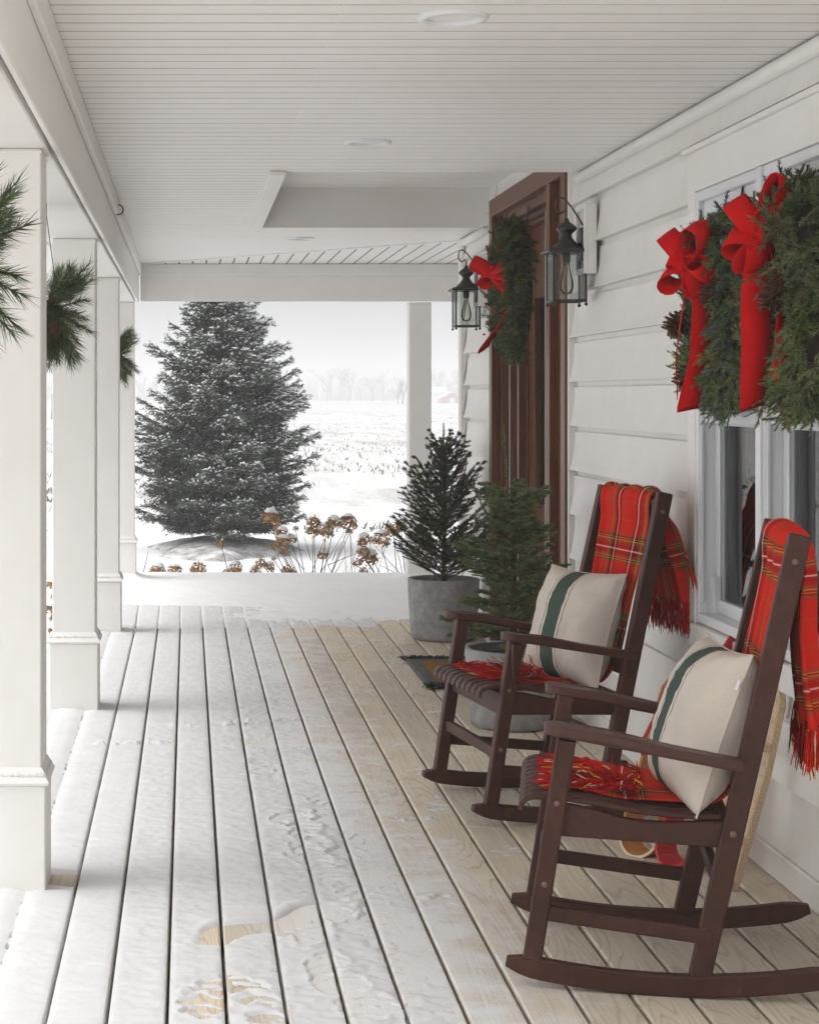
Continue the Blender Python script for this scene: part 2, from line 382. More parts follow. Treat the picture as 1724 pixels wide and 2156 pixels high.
M['linen'] = mk_linen()
def mk_mat():
    t = NT('woven_doormat'); uv = t.new('ShaderNodeUVMap', uv_map='cloth').outputs[0]; sx = t.new('ShaderNodeSeparateXYZ'); t.l.new(uv, sx.inputs[0])
    def inside(o, m): return t.math('MULTIPLY', t.math('GREATER_THAN', o, m), t.math('LESS_THAN', o, 1 - m))
    f = t.math('MULTIPLY', inside(sx.outputs[0], .12), inside(sx.outputs[1], .08))
    n = t.noise(t.scale(t.pos(), (1, .2, 1)), 120, 4, .7)
    a = t.ramp(n, [(.3, srgb(62, 60, 62)), (.7, srgb(122, 120, 122))]); b = t.ramp(n, [(.3, srgb(112, 78, 38)), (.7, srgb(162, 122, 66))])
    return t.fin(t.mix(f, a, b), .95, t.bump(n, .6, .004), .1)
M['mat'] = mk_mat()
M['matfringe'] = plain('black_fringe', (.02, .018, .018), .95, .2)
def mk_ground():
    t = NT('snowy_field'); p = t.pos(); sx = t.new('ShaderNodeSeparateXYZ'); t.l.new(p, sx.inputs[0])
    n = t.noise(t.scale(p, (.6, 1.6, 1)), 2.6, 6, .7); big = t.noise(t.scale(p, (.35, 1.3, 1)), .05, 3)
    far = t.math('MULTIPLY', t.math('GREATER_THAN', sx.outputs[1], 34.), t.ramp(big, [(.35, (.25,) * 3), (.65, (1,) * 3)]))
    n2 = t.noise(t.scale(p, (1.0, .10, 1)), .9, 6, .7); n3 = t.noise(t.scale(p, (.05, .35, 1)), .25, 4, .6)
    far2 = t.math('MULTIPLY', t.math('MULTIPLY', t.ramp(n2, [(.46, (0,) * 3), (.62, (.62,) * 3)]), t.ramp(n3, [(.36, (.15,) * 3), (.6, (1,) * 3)])), t.math('GREATER_THAN', sx.outputs[1], 36.))
    st = t.math('MULTIPLY', t.ramp(n, [(.50, (0,) * 3), (.64, (.75,) * 3)]), far)
    st = t.math('MAXIMUM', st, far2)
    cc = t.mix(st, t.ramp(t.noise(p, 1.2, 4), [(.3, (.62, .63, .64)), (.7, (.68, .683, .69))]), (.22, .19, .145))
    return t.fin(cc, .85, t.bump(t.noise(p, 3, 6), .35, .05), .15)
M['ground'] = mk_ground()

# ------------------------------------------------------------------ ground, sky-line, haze
GZ = -.70
def axis_pts(lo, hi, c0, fine, grow):
    pts = [c0]; s = fine
    while pts[-1] < hi: pts.append(pts[-1] + s); s *= grow
    p2 = [c0]; s = fine
    while p2[-1] > lo: p2.append(p2[-1] - s); s *= grow
    return np.array(sorted(set(p2 + pts)))
gx = axis_pts(-1600, 1600, 2, .35, 1.045); gy = axis_pts(-200, 2600, 19, .35, 1.045)
GX, GY = np.meshgrid(gx, gy); dist = np.hypot(GX, GY - 19)
GZZ = GZ + (fbm(GX, GY, .35, 3) - .5) * .10 * np.clip(1 - dist / 120, 0.15, 1)
def ground_h(x, y): return GZ + (float(fbm(np.array([x]), np.array([y]), .35, 3)[0]) - .5) * .10 * max(.15, 1 - math.hypot(x, y - 19) / 120)
ny, nx = GX.shape; I = np.arange(nx * ny).reshape(ny, nx)
quads = np.stack([I[:-1, :-1], I[:-1, 1:], I[1:, 1:], I[1:, :-1]], -1).reshape(-1, 4)
tag(link('ground', fastmesh('ground', np.stack([GX, GY, GZZ], -1).reshape(-1, 3), quads, M['ground'], smooth=True)), kind='structure')

# corn stubble: short stalks and fallen leaves in rows
def stubble(N=44000):
    Y = 29 / (1 - rng.random(N) * .88); Y = Y + rng.random(N) * .6; X = (rng.random(N) * 2 - 1) * (Y * .30) + Y * .06
    X = np.round(X / .76) * .76 + rng.normal(0, .16, N)
    keep = vn(X, Y, .12, 5) + .5 * vn(X, Y * 2.2, .4, 6) + rng.random(N) * .35 > .92 + .5 * sstep(40, 30, Y); X, Y = X[keep], Y[keep]; n = len(X)
    L = rng.uniform(.04, .17, n); up = rng.random(n) < .45
    a = rng.uniform(0, math.pi * 2, n)
    d = np.stack([np.cos(a), np.sin(a), np.where(up, rng.uniform(.8, 2.5, n), rng.uniform(.05, .3, n))], 1); d /= np.linalg.norm(d, axis=1)[:, None]
    b = np.stack([X, Y, np.full(n, GZ - .01) + (fbm(X, Y, .35, 3) - .5) * .10 * np.clip(1 - np.hypot(X, Y - 19) / 120, .15, 1)], 1)
    w = np.stack([rng.uniform(.008, .022, n), np.zeros(n), rng.uniform(-.006, .01, n)], 1)
    V = np.stack([b - w, b + w, b + d * L[:, None] + w * .5, b + d * L[:, None] - w * .5], 1).reshape(-1, 3)
    col = np.array([.20, .175, .14]) * rng.uniform(.6, 1.5, (n, 1))
    return tag(link('corn_stubble', fastmesh('corn_stubble', V, np.arange(4 * n).reshape(n, 4), M['stubble'], np.repeat(col, 4, 0))), 'dry corn stubble poking through the snowy field', 'stubble', kind='stuff')
stubble()

# bare earth mound under the big spruce
TREE = onz(468, 1158, GZ)
nr, na = 10, 40; vs = []
for i in range(nr + 1):
    r = i / nr
    for k in range(na):
        a = 2 * math.pi * k / na
        wob = 1 + .10 * math.sin(3 * a + 1) + .07 * math.sin(7 * a) + .05 * math.sin(13 * a + 2); vs.append((TREE[0] + 1.12 * r * math.cos(a) * wob, TREE[1] + 1.7 * r * math.sin(a) * wob, GZ + .02 + .15 * (1 - r * r) - .09 * r ** 5 + .012 * math.sin(11 * a + 9 * r) * r))
fs = [(i * na + k, i * na + (k + 1) % na, (i + 1) * na + (k + 1) % na, (i + 1) * na + k) for i in range(nr) for k in range(na)]
tag(MB().add(vs, fs).build('earth_mound', M['mulch'], smooth=True), kind='structure')

# far bare trees, barn
def bare_tree(name, base, h, label, seed, group=None, depth=5, thick=.028, snowy=False, spread=.62):
    rr = random.Random(seed); root = thing(name, label, 'tree', tuple(base), 0, group); tr, cr = MB(), MB()
    def grow(p, d, L, r, lv):
        q = p + d * L; mid = (p + q) / 2 + np.array([rr.uniform(-1, 1), rr.uniform(-1, 1), 0]) * L * .06
        (tr if lv < 2 else cr).tube([p, mid, q], [r, r * .85, r * .68], 5 if lv < 2 else 3, False)
        if lv >= depth: return
        for _ in range(rr.choice((2, 3, 3)) if lv else 4):
            v = unit(d + np.array([rr.uniform(-1, 1), rr.uniform(-1, 1), rr.uniform(-.25, .6)]) * spread)
            grow(p + d * L * rr.uniform(.55, 1), v, L * rr.uniform(.6, .82), r * rr.uniform(.5, .68), lv + 1)
    grow(np.zeros(3), np.array([0, 0, 1.]), h * .3, h * thick, 0)
    tr.build('trunk', M['farbark'], root); cr.build('crown', M['farbark'], root); return root
bare_tree('bare_tree', (*at(848, 850, 460)[:2], GZ), 8.4, 'lone bare round-headed tree standing before the misty wood', 3, depth=6)
bare_tree('bare_tree', (*at(838, 850, 465)[:2], GZ), 5.4, 'small bare tree crowding the trunk of the lone tree', 9, depth=5)
bare_tree('bare_tree', (-12.4, 170, GZ), 7.5, 'pale bare tree seen through the gap between porch posts', 5, depth=6)
for k in range(15):
    x = [300, 330, 560, 610, 640, 690, 715, 735, 760, 785, 805, 925, 945, 962, 985][k]; Y = 720 + (k * 37) % 80
    b = at(x, 850, Y); bare_tree('misty_tree', (b[0], Y, GZ), 1.5 * [9, 8, 7, 7.5, 6.5, 12, 13, 11, 9, 11.5, 9, 13, 9, 12.5, 12][k], 'faint bare tree in the misty wood beyond the field', 40 + k, 'bare trees in the misty far wood', depth=5, spread=.8)
def woods():
    n = 2600; X = rng.uniform(-180, 500, n); Y = rng.uniform(820, 900, n); h = rng.uniform(3, 10, n) * (0.5 + vn(X, Y * 0, .045, 8))
    b = np.stack([X, Y, np.full(n, GZ)], 1); w = rng.uniform(.15, .7, n)
    lean = rng.normal(0, .7, n)
    V = np.stack([b - np.stack([w, w * 0, w * 0], 1), b + np.stack([w, w * 0, w * 0], 1), b + np.stack([lean, lean * .4, h], 1)], 1).reshape(-1, 3)
    tag(link('far_wood', fastmesh('far_wood', V, np.arange(3 * n).reshape(n, 3), M['farbark'])), 'grey misty wood along the far side of the field', 'wood', kind='stuff')
woods()
bp = at(952, 848, 520)
barn = thing('barn', 'small red barn with snowy roof at the far field edge', 'barn', (bp[0], 520, GZ))
MB().add([(-2.3, 0, 0), (2.3, 0, 0), (2.3, 0, 1.15), (0, 0, 2.3), (-2.3, 0, 1.15), (-2.3, 6, 0), (2.3, 6, 0), (2.3, 6, 1.15), (0, 6, 2.3), (-2.3, 6, 1.15)],
         [(0, 1, 2, 3, 4), (9, 8, 7, 6, 5), (0, 4, 9, 5), (1, 6, 7, 2)]).build('wall', M['barnred'], barn)
r_ = MB()
for s_ in (-1, 1): r_.add([(s_ * 2.6, -.3, 1.02), (0, -.3, 2.36), (0, 6.3, 2.36), (s_ * 2.6, 6.3, 1.02), (s_ * 2.6, -.3, 1.17), (0, -.3, 2.51), (0, 6.3, 2.51), (s_ * 2.6, 6.3, 1.17)], [(0, 1, 2, 3), (4, 7, 6, 5), (0, 4, 5, 1), (3, 2, 6, 7), (0, 3, 7, 4)])
r_.build('roof', M['snow'], barn)
MB().cbox((0, -.03, .6), (1.1, .06, 1.2), .01).build('door', M['trim'], barn)
barn.scale = (1.3, 1.3, 1.3)
b2 = thing('barn', 'long low shed with white roof behind the red barn', 'shed', (bp[0] - 1.4, 535, GZ))
MB().cbox((0, 2, 1.2), (3.2, 4, 2.4), .02).build('wall', M['trim'], b2)
MB().add([(-1.9, -.2, 2.4), (1.9, -.2, 2.4), (1.3, 2, 3.6), (-1.3, 2, 3.6), (-1.9, 4.2, 2.4), (1.9, 4.2, 2.4)], [(0, 1, 2, 3), (3, 2, 5, 4), (0, 3, 4), (1, 5, 2), (0, 4, 5, 1)]).build('roof', M['snow'], b2)

b2.scale = (1.3, 1.3, 1.3)
# ------------------------------------------------------------------ porch: deck, ceiling, beams, posts
XL, XW = -.69, 1.80                      # deck edge on the open side, house wall plane
CZ, BZ = 2.48, 2.196                     # ceiling height, underside of beams
PITCH, G0 = .141, -.0505                 # plank pitch, a gap position
YF = 14.95                               # far edge of the deck
deck = thing('porch_deck', None, None); tag(deck, kind='structure')
MB().cbox((2.0, 7.4, -.32), (2 * (2.0 - XL) - .04, 15.0, .5), .01).build('deck_frame', M['intwood'], deck)
k0 = -4
def plank_mesh(w, L, t=.032, b=.005):
    return MB().cbox((0, 0, 0), (w, L, t), b).mesh('plank', M['deck'])
pcache = {}
for k in range(k0 - 1, 15):
    xa, xb = G0 + k * PITCH + .0045, G0 + (k + 1) * PITCH - .0045
    xa = max(xa, XL); xb = min(xb, XW + .03)
    if xb - xa < .02: continue
    cuts = [-1.2, 1.9 + (k * 1.37) % 2.6, 6.0 + (k * 2.11) % 2.9, 9.7 + (k * 1.73) % 2.4, YF]
    for a, b in zip(cuts[:-1], cuts[1:]):
        L = round(b - a - .004, 3); key = (round(xb - xa, 3), L)
        if key not in pcache: pcache[key] = plank_mesh(*key)
        o = link('plank', pcache[key], deck, ((xa + xb) / 2, (a + b) / 2, -.016 + random.uniform(-.0008, .0008)))
MB().cbox((XL - .015, 6.9, -.13), (.03, 16.1, .24), .004).build('fascia_board', M['trim'], deck)
MB().cbox((2.0, YF + .015, -.13), (5.4, .03, .24), .004).build('fascia_board', M['trim'], deck)

# wraparound part of the deck beyond the house corner (under the drift)
for k in range(18):
    MBk = None
    x = XW + .03 + .07 + k * PITCH
    key = (.130, 2.8)
    if key not in pcache: pcache[key] = plank_mesh(*key)
    link('plank', pcache[key], deck, (x + .01, 13.5, -.016))

ceil = thing('porch_ceiling', None, None); tag(ceil, kind='structure')
RX, RY0, RY1 = .435, 8.46, 11.10         # recess over the door
HC = (12.15, 14.33)                      # mitre: house corner depth, beam corner depth
CP = .117; YR = 2.9                       # YR: unseen near end of the roof, cut short to let in sky light
def strip_mesh(L): return MB().cbox((0, 0, 0), (L, CP - .0125, .020), .0012).mesh('plank', M['ceil'])
ccache = {}
def strip(x0, x1, y):
    L = round(x1 - x0, 3)
    if L not in ccache: ccache[L] = strip_mesh(L)
    link('plank', ccache[L], ceil, ((x0 + x1) / 2, y, CZ + .010))
y = 4.839 - 48 * CP + CP / 2
n_strip = 0
while y < HC[1] - .05:
    x1 = XW if y < HC[0] else XW - (y - HC[0]) / (HC[1] - HC[0]) * (XW + .38)
    if RY0 < y < RY1: x1 = RX
    if x1 > -.36 and y > YR + .06: strip(-.385, x1, y); n_strip += 1
    y += CP
x = -.38 + .052; CQ = .1035
while x < 4.4:
    ys = HC[0] + (XW - x) / (XW + .38) * (HC[1] - HC[0]) if x < XW else HC[0]
    L = HC[1] + .03 - ys
    if L > .06: MB().cbox((x, ys + L / 2, CZ + .0075), (CQ - .0125, L, .014), .0012).build('plank', M['ceil'], ceil)
    x += CQ
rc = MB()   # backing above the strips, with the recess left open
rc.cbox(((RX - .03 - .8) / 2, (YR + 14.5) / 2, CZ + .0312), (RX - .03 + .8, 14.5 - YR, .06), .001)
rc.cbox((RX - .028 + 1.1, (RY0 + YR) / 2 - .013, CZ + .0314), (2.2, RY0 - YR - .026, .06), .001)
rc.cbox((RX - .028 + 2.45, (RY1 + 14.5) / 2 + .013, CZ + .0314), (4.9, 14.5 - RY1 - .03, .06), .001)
rc.build('backing', plain('soffit_groove_shade', (.24, .23, .215), .9, .2, 6), ceil)  # dark grey sheet paints the groove shade between the ceiling boards
mt = MB()
mt.beam((XW, HC[0], CZ - .003), (-.38, HC[1], CZ - .003), .05, .008, (0, 1, 0), .002); mt.build('mitre_strip', M['ceil'], ceil)
rs = MB(); RZ = CZ + .225
rs.cbox((RX + .70, RY1 + .012, CZ + .11), (1.40, .024, .25), .002).build('recess_panel', M['trim'], ceil)
MB().cbox((RX + .70, RY0 - .012, CZ + .125), (1.40, .024, .22), .002).build('recess_panel', M['trim'], ceil)
MB().cbox((RX - .012, (RY0 + RY1) / 2, CZ + .105), (.024, RY1 - RY0 - .004, .25), .002).build('recess_panel', M['trim'], ceil)
MB().cbox((RX - .03, (RY0 + RY1) / 2, CZ - .012), (.075, RY1 - RY0 + .12, .022), .004).build('recess_trim', M['trim'], ceil)
yy = RY0 + .06
while yy < RY1:
    MB().cbox((RX + .70, yy, RZ + .007), (1.42, CP - .008, .014), .004).build('plank', M['ceil'], ceil); yy += CP
MB().cbox((RX + .7, (RY0 + RY1) / 2, RZ + .05), (1.6, RY1 - RY0 + .2, .05), .002).build('recess_backing', M['ceil'], ceil)
# crown moulding along the wall and eave soffit outside the beam
for a, b in ((YR, RY0 + .0), (RY1, HC[0] - .02)):
    MB().tube([(XW - .022, a, CZ - .03), (XW - .022, b, CZ - .03)], .026, 10).build('crown_moulding', M['trim'], ceil, True)
so = MB()
for q in range(112):
    so.cbox((-.98, YR + .06 + q * CP, CZ - .06), (.62, CP - .008, .012), .003)
so.build('eave_soffit', M['ceil'], ceil)
MB().cbox((-1.30, (YR + 16) / 2, CZ - .03), (.03, 16 - YR, .18), .003).build('eave_fascia', M['trim'], ceil)

roof = thing('porch_roof', None, None); tag(roof, kind='structure')
MB().add([(-1.33, YR - .1, 2.56), (9, YR - .1, 3.5), (9, 16.0, 3.5), (-1.33, 16.0, 2.56), (-1.33, YR - .1, 2.66), (9, YR - .1, 3.6), (9, 16.0, 3.6), (-1.33, 16.0, 2.66)],
         [(0, 1, 2, 3), (7, 6, 5, 4), (0, 4, 5, 1), (1, 5, 6, 2), (2, 6, 7, 3), (3, 7, 4, 0)]).build('roof_slab', M['trim'], roof)
MB().add([(-1.36, YR - .1, 2.665), (9, YR - .1, 3.605), (9, 16.0, 3.605), (-1.36, 16.0, 2.665), (-1.36, YR - .1, 2.72), (9, YR - .1, 3.66), (9, 16.0, 3.66), (-1.36, 16.0, 2.72)],
         [(0, 1, 2, 3), (7, 6, 5, 4), (0, 4, 5, 1), (1, 5, 6, 2), (2, 6, 7, 3), (3, 7, 4, 0)]).build('roof_snow', M['snow'], roof)

def beam_thing(label, parts, loc):
    t = thing('porch_beam', label, 'beam', loc)
    for nm, c0, sz in parts: MB().cbox(np.array(c0) - np.array(loc), sz, .004).build(nm, M['trim'], t)
    return t
YB = 14.33; YBC, YBL = (YR + .02 + 14.4) / 2, 14.4 - YR - .02
beam_thing('long white boxed beam running over the row of porch posts', [
    ('core', (-.535, YBC, (BZ + CZ) / 2 + .02), (.27, YBL, CZ - BZ - .0)),
    ('inner_board', (-.391, YBC - .035, (BZ - .012 + CZ) / 2), (.018, YBL - .07, CZ - BZ + .012)),
    ('trim_strip', (-.371, YBC - .045, 2.434), (.022, YBL - .09, .088)),
    ('soffit_panel', (-.54, YBC, BZ + .004), (.25, YBL - .004, .03)),
    ('outer_board', (-.68, YBC, (BZ - .012 + CZ) / 2), (.018, YBL, CZ - BZ))], (-.53, 6.7, BZ))
beam_thing('white boxed beam across the far end of the porch', [
    ('core', (2.2, YB + .155, (BZ + CZ) / 2 + .01), (5.1, .27, CZ - BZ - .01)),
    ('inner_board', (2.11, YB + .009, (BZ + CZ) / 2 - .004), (4.96, .018, CZ - BZ + .008)),
    ('trim_strip', (2.11, YB - .011, 2.434), (4.94, .022, .088))], (2.2, YB + .15, BZ))

def post(label, x0, x1, yf, base=True):
    w = x1 - x0; xc = (x0 + x1) / 2; t = thing('porch_post', label, 'post', (xc, yf + w / 2, 0))
    MB().cbox((0, 0, BZ / 2 - .01), (w, w, BZ - .004), .004).build('shaft', M['trim'], t)
    MB().cbox((0, 0, BZ - .022), (w + .004, w + .004, .006), .001).build('top_joint', M['hook' if False else 'trim'], t)
    if base:
        MB().cbox((0, 0, .16), (w + .026, w + .026, .324), .004).build('base_block', M['trim'], t)
        MB().lathe([((w / 2 + .02) * 1.414, 0), ((w / 2 + .024) * 1.414, .008), ((w / 2 + .016) * 1.414, .022), ((w / 2 + .002) * 1.414, .05)], (0, 0, .322), 4, math.pi / 4).build('base_collar', M['trim'], t)
        # snow caught on the collar
        s = MB(); n = 40
        for side in range(4):
            a = side * math.pi / 2; dx, dy = math.cos(a), math.sin(a); pts = []
            for i in range(n):
                q = -w / 2 - .012 + (w + .024) * i / (n - 1); pts.append((dx * (w / 2 + .008) - dy * q, dy * (w / 2 + .008) + dx * q, .349 + random.uniform(-.0015, .002)))
            s.tube(pts, [random.uniform(.006, .0095) for _ in pts], 6)
        s.build('snow_ledge', M['snow'], t, True)
    return t
post('white square porch post, third from the corner post along the side beam', -.635, -.43, 5.42)
post('white square porch post, second from the corner post along the side beam', -.625, -.428, 8.52)
post('white square porch post standing next to the corner post under the side beam', -.615, -.425, 11.33)
post('white corner post where the two porch beams meet, snow piled round its foot', -.600, -.418, YB - .02)
post('slim white post under the far beam beside the corner of the house', 1.714, 1.885, YB + .05)

def hook(p, label, s=1.):
    pts = [(p[0], p[1], p[2])] + [(p[0] + s * (.012 + .016 * math.cos(a)), p[1], p[2] - s * (.02 + .016 * math.sin(a) )) for a in np.linspace(math.pi, -1.9, 9)]
    tag(MB().tube(pts, .0024 * s, 6).build('iron_hook', M['hook'], smooth=True), label, 'hook')
hook((-.378, 9.5, 2.445), 'small dark hook screwed into the side beam trim strip', 1.6)
hook((.02, YB + .1, BZ - .004), 'tiny dark hook under the far beam above the spruce', 1.2)

def downlight(px, py, label):
    Y = FPX * (CZ - CAMH) / (VY - py); X = (px - VX) * Y / FPX
    t = thing('ceiling_light', label, 'ceiling light', (X, Y, CZ), 0, 'recessed lights in the porch ceiling')
    MB().lathe([(.070, .004), (.068, -.004), (.078, -.012), (.094, -.009), (.097, -.002), (.097, .004)], (0, 0, 0), 40).build('trim_ring', M['vinyl'], t, True)
    t2 = MB(); n = 40; prof = [(.070, -.004), (.064, .03), (.055, .09), (.0, .092)]
    m = len(prof); vs = []; 
    for r, z in prof:
        for k in range(n): a = 2 * math.pi * k / n; vs.append((r * math.cos(a), r * math.sin(a), z))
    t2.add(vs, [(i * n + k, (i + 1) * n + k, (i + 1) * n + (k + 1) % n, i * n + (k + 1) % n) for i in range(m - 1) for k in range(n)]).build('baffle', M['vinyl'], t, True)
downlight(953, 35, 'round white recessed ceiling light farthest from the far beam')
downlight(774, 298, 'round white recessed ceiling light just before the ceiling recess')
downlight(631, 501, 'round white recessed ceiling light between ceiling recess and far beam')

# ------------------------------------------------------------------ house
house = thing('house', 'white clapboard house with brown door and double window on the porch', 'house', (XW, 5, 0))
def hp(mb, name, mat, parent=house, smooth=False):
    o = mb.build(name, mat, None, smooth); o.parent = parent
    base = parent.location if parent is house else parent.location + house.location if parent.parent is house else Vector((0, 0, 0))
    o.location = -Vector(base) if parent is house else Vector((0, 0, 0))
    return o
# every house part is modelled in world coordinates and shifted back by the house origin
DY0, DY1, DZ = 8.66, 10.86, 2.60         # door unit
WY0, WY1, WZ0, WZ1 = 4.90, 6.57, .58, 2.312   # double window with casing
wl_ = MB(); T = .16; XO = XW + T / 2 + .012
def wbox(y0, y1, z0, z1, m=wl_): m.cbox((XO, (y0 + y1) / 2, (z0 + z1) / 2), (T, y1 - y0, z1 - z0), .001)
wbox(-2.5, WY0, -.3, 2.9); wbox(WY0, WY1, -.3, WZ0); wbox(WY0, WY1, WZ1, 2.9); wbox(WY1, DY0, -.3, 2.9); wbox(DY0, DY1, DZ, 2.9); wbox(DY1, 12.08, -.3, 2.9)
wl_.cbox((5.4, 12.0, 1.3), (7.0, .16, 3.2), .001)
wall = hp(wl_, 'wall', M['siding'])
def lap_profile():
    return [(.026 * (1 - t) ** 2.3 + .002, t) for t in np.linspace(0, 1, 9)]
LAP, LZ0 = .205, .09
for i in range(-1, 13):
    zb = LZ0 + i * LAP; zt = zb + LAP
    if zt < .1: continue
    zt_c = min(zt, 2.72)
    segs = [(-2.5, WY0), (WY0, WY1), (WY1, DY0 - .012), (DY1 + .012, 11.985)]
    if zt <= WZ0 or zb >= WZ1 + .018: segs = [(-2.5, DY0 - .012), None, None, segs[3]]
    for j, sg_ in enumerate(segs):
        if sg_ is None: continue
        a, b = sg_
        if j == 1:
            if WZ0 - .02 < zt and zb < WZ1 + .01 and not (zb < WZ0 - .02 and zt > WZ0) and not (zb < WZ1 < zt): continue
        lo, hi = zb, zt_c
        if j == 1 and zb < WZ0 < zt: hi = WZ0 - .002
        if j == 1 and zb < WZ1 < zt: lo = WZ1 + .002
        pr = [(.026 * (1 - (z - zb) / LAP) ** 2.3 + .003, z) for z in np.linspace(lo, hi, 9)]
        ny_ = 7; vs = []
        for yk in np.linspace(a + .001, b - .001, ny_):
            wv = .0015 * math.sin(yk * 2.7 + i * 1.9)
            vs.append((XW + .010, yk, lo + .001))
            for xo, z in pr: vs.append((XW + .004 - xo + wv, yk, z))
            vs.append((XW + .010, yk, hi))
        m_ = 11; fs = [(q * m_ + k, q * m_ + k + 1, (q + 1) * m_ + k + 1, (q + 1) * m_ + k) for q in range(ny_ - 1) for k in range(m_ - 1)]
        fs += [tuple(range(m_ - 1, -1, -1)), tuple((ny_ - 1) * m_ + k for k in range(m_))]
        o = MB().add(vs, fs).build('clapboard', M['siding'], wall)
hp(MB().cbox((XW - .012, 3.3, .045), (.05, 10.7, .086), .004), 'base_board', M['trim'])
hp(MB().cbox((XW - .012, 11.42, .045), (.05, 1.1, .086), .004), 'base_board', M['trim'])
hp(MB().cbox((XW - .010, 12.035, 1.30), (.062, .10, 2.62), .004), 'corner_board', M['trim'])
hp(MB().cbox((XW + .06, 12.092, 1.30), (.10, .020, 2.62), .004), 'corner_board', M['trim'])
hp(MB().cbox((XW - .004, DY0 - .004, 1.29), (.05, .024, 2.58), .003), 'door_channel', M['trim'])
hp(MB().cbox((XW - .004, DY1 + .004, 1.29), (.05, .024, 2.58), .003), 'door_channel', M['trim'])
# dark rooms behind the openings
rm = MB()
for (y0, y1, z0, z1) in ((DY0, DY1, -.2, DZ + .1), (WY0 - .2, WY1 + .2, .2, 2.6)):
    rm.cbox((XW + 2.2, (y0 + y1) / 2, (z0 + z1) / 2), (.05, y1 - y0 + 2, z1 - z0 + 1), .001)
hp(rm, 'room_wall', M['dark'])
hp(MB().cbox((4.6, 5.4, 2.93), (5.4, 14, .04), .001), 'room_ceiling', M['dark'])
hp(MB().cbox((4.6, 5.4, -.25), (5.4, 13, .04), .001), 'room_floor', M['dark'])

def part_empty(name):
    o = bpy.data.objects.new(name, None); COL.objects.link(o); o.parent = house; o.location = -house.location; o.empty_display_size = .1; return o
def hb(parent, name, mat, c0, sz, b=.003): return MB().cbox(c0, sz, b).build(name, mat, parent)
# --- window casing and two double-hung units
wt = part_empty('window_casing')
hb(wt, 'casing_board', M['trim'], (XW - .016, WY1 - .05, (WZ0 + WZ1) / 2), (.034, .10, WZ1 - WZ0))
hb(wt, 'casing_board', M['trim'], (XW - .016, WY0 + .05, (WZ0 + WZ1) / 2), (.034, .10, WZ1 - WZ0))
hb(wt, 'casing_board', M['trim'], (XW - .017, (WY0 + WY1) / 2, WZ1 - .07), (.036, WY1 - WY0 - .202, .14))
hb(wt, 'drip_cap', M['trim'], (XW - .024, (WY0 + WY1) / 2, WZ1 + .008), (.058, WY1 - WY0 + .03, .018))
hb(wt, 'sill', M['trim'], (XW - .025, (WY0 + WY1) / 2, WZ0 + .045), (.052, WY1 - WY0 - .202, .085))
UZ0, UZ1 = .672, 2.170
def window_unit(y0, y1, label, first):
    w = part_empty('window'); w['label'] = label
    yc = (y0 + y1) / 2; zc = (UZ0 + UZ1) / 2; f = .035
    V = M['vinyl']
    for yy in (y0 + f / 2, y1 - f / 2): hb(w, 'frame', V, (XW + .02, yy, zc), (.10, f, UZ1 - UZ0))
    hb(w, 'frame', V, (XW + .02, yc, UZ1 - f / 2), (.10, y1 - y0 - 2 * f - .002, f)); hb(w, 'frame', V, (XW + .02, yc, UZ0 + f / 2), (.10, y1 - y0 - 2 * f - .002, f))
    ia, ib = y0 + f, y1 - f; zm = 1.385
    for nm, X, za, zb in (('upper_sash', XW + .004, zm - .02, UZ1 - f), ('lower_sash', XW + .042, UZ0 + f, zm + .02)):
        s = .048; e = bpy.data.objects.new(nm, None)
        m = MB(); 
        for yy in (ia + s / 2 + .002, ib - s / 2 - .002): m.cbox((X, yy, (za + zb) / 2), (.032, s, zb - za), .004)
        for zz in (za + s / 2, zb - s / 2): m.cbox((X, yc, zz), (.031, ib - ia - 2 * s, s), .004)
        for yy in (ia + s - .001, ib - s + .001): m.cbox((X - .01, yy, (za + zb) / 2), (.006, .008, zb - za - 2 * s), .001)
        m.build(nm, V, w)
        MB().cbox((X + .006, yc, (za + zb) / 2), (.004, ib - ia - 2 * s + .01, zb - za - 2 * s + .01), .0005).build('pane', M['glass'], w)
    hb(w, 'sash_track', V, (XW - .018, y1 - f - .004, zc - .35), (.012, .014, .66))
    hb(w, 'latch', V, (XW + .02, y1 - f - .03, UZ0 + .10), (.03, .05, .13))
    hb(w, 'inner_jamb', M['intwood'], (XW + .15, y1 - .02, zc), (.12, .05, UZ1 - UZ0))
    hb(w, 'inner_jamb', M['intwood'], (XW + .15, y0 + .02, zc), (.12, .05, UZ1 - UZ0))
    # curtain with folds
    cm = MB(); n = 36; vs = []
    for z in (UZ0 - .05, UZ1):
        for i in range(n + 1): q = i / n; vs.append((XW + .30 + .022 * math.sin(q * 34), y1 - .02 - q * .30, z))
    cm.add(vs, [(i, i + 1, n + 2 + i, n + 1 + i) for i in range(n)]).build('curtain', M['curtain'], w, True)
    hb(w, 'blind', M['palecurtain'], (XW + .42, y0 + .22, zc - .2), (.01, .30, UZ1 - UZ0 - .4))
    return w
YM = 5.735
window_unit(YM, WY1 - .10, 'window unit nearest the door', True); window_unit(WY0 + .10, YM, 'window unit away from the door', False)
hb(wt, 'mullion', M['vinyl'], (XW - .034, YM, (UZ0 + UZ1) / 2), (.012, .05, UZ1 - UZ0 - .004))

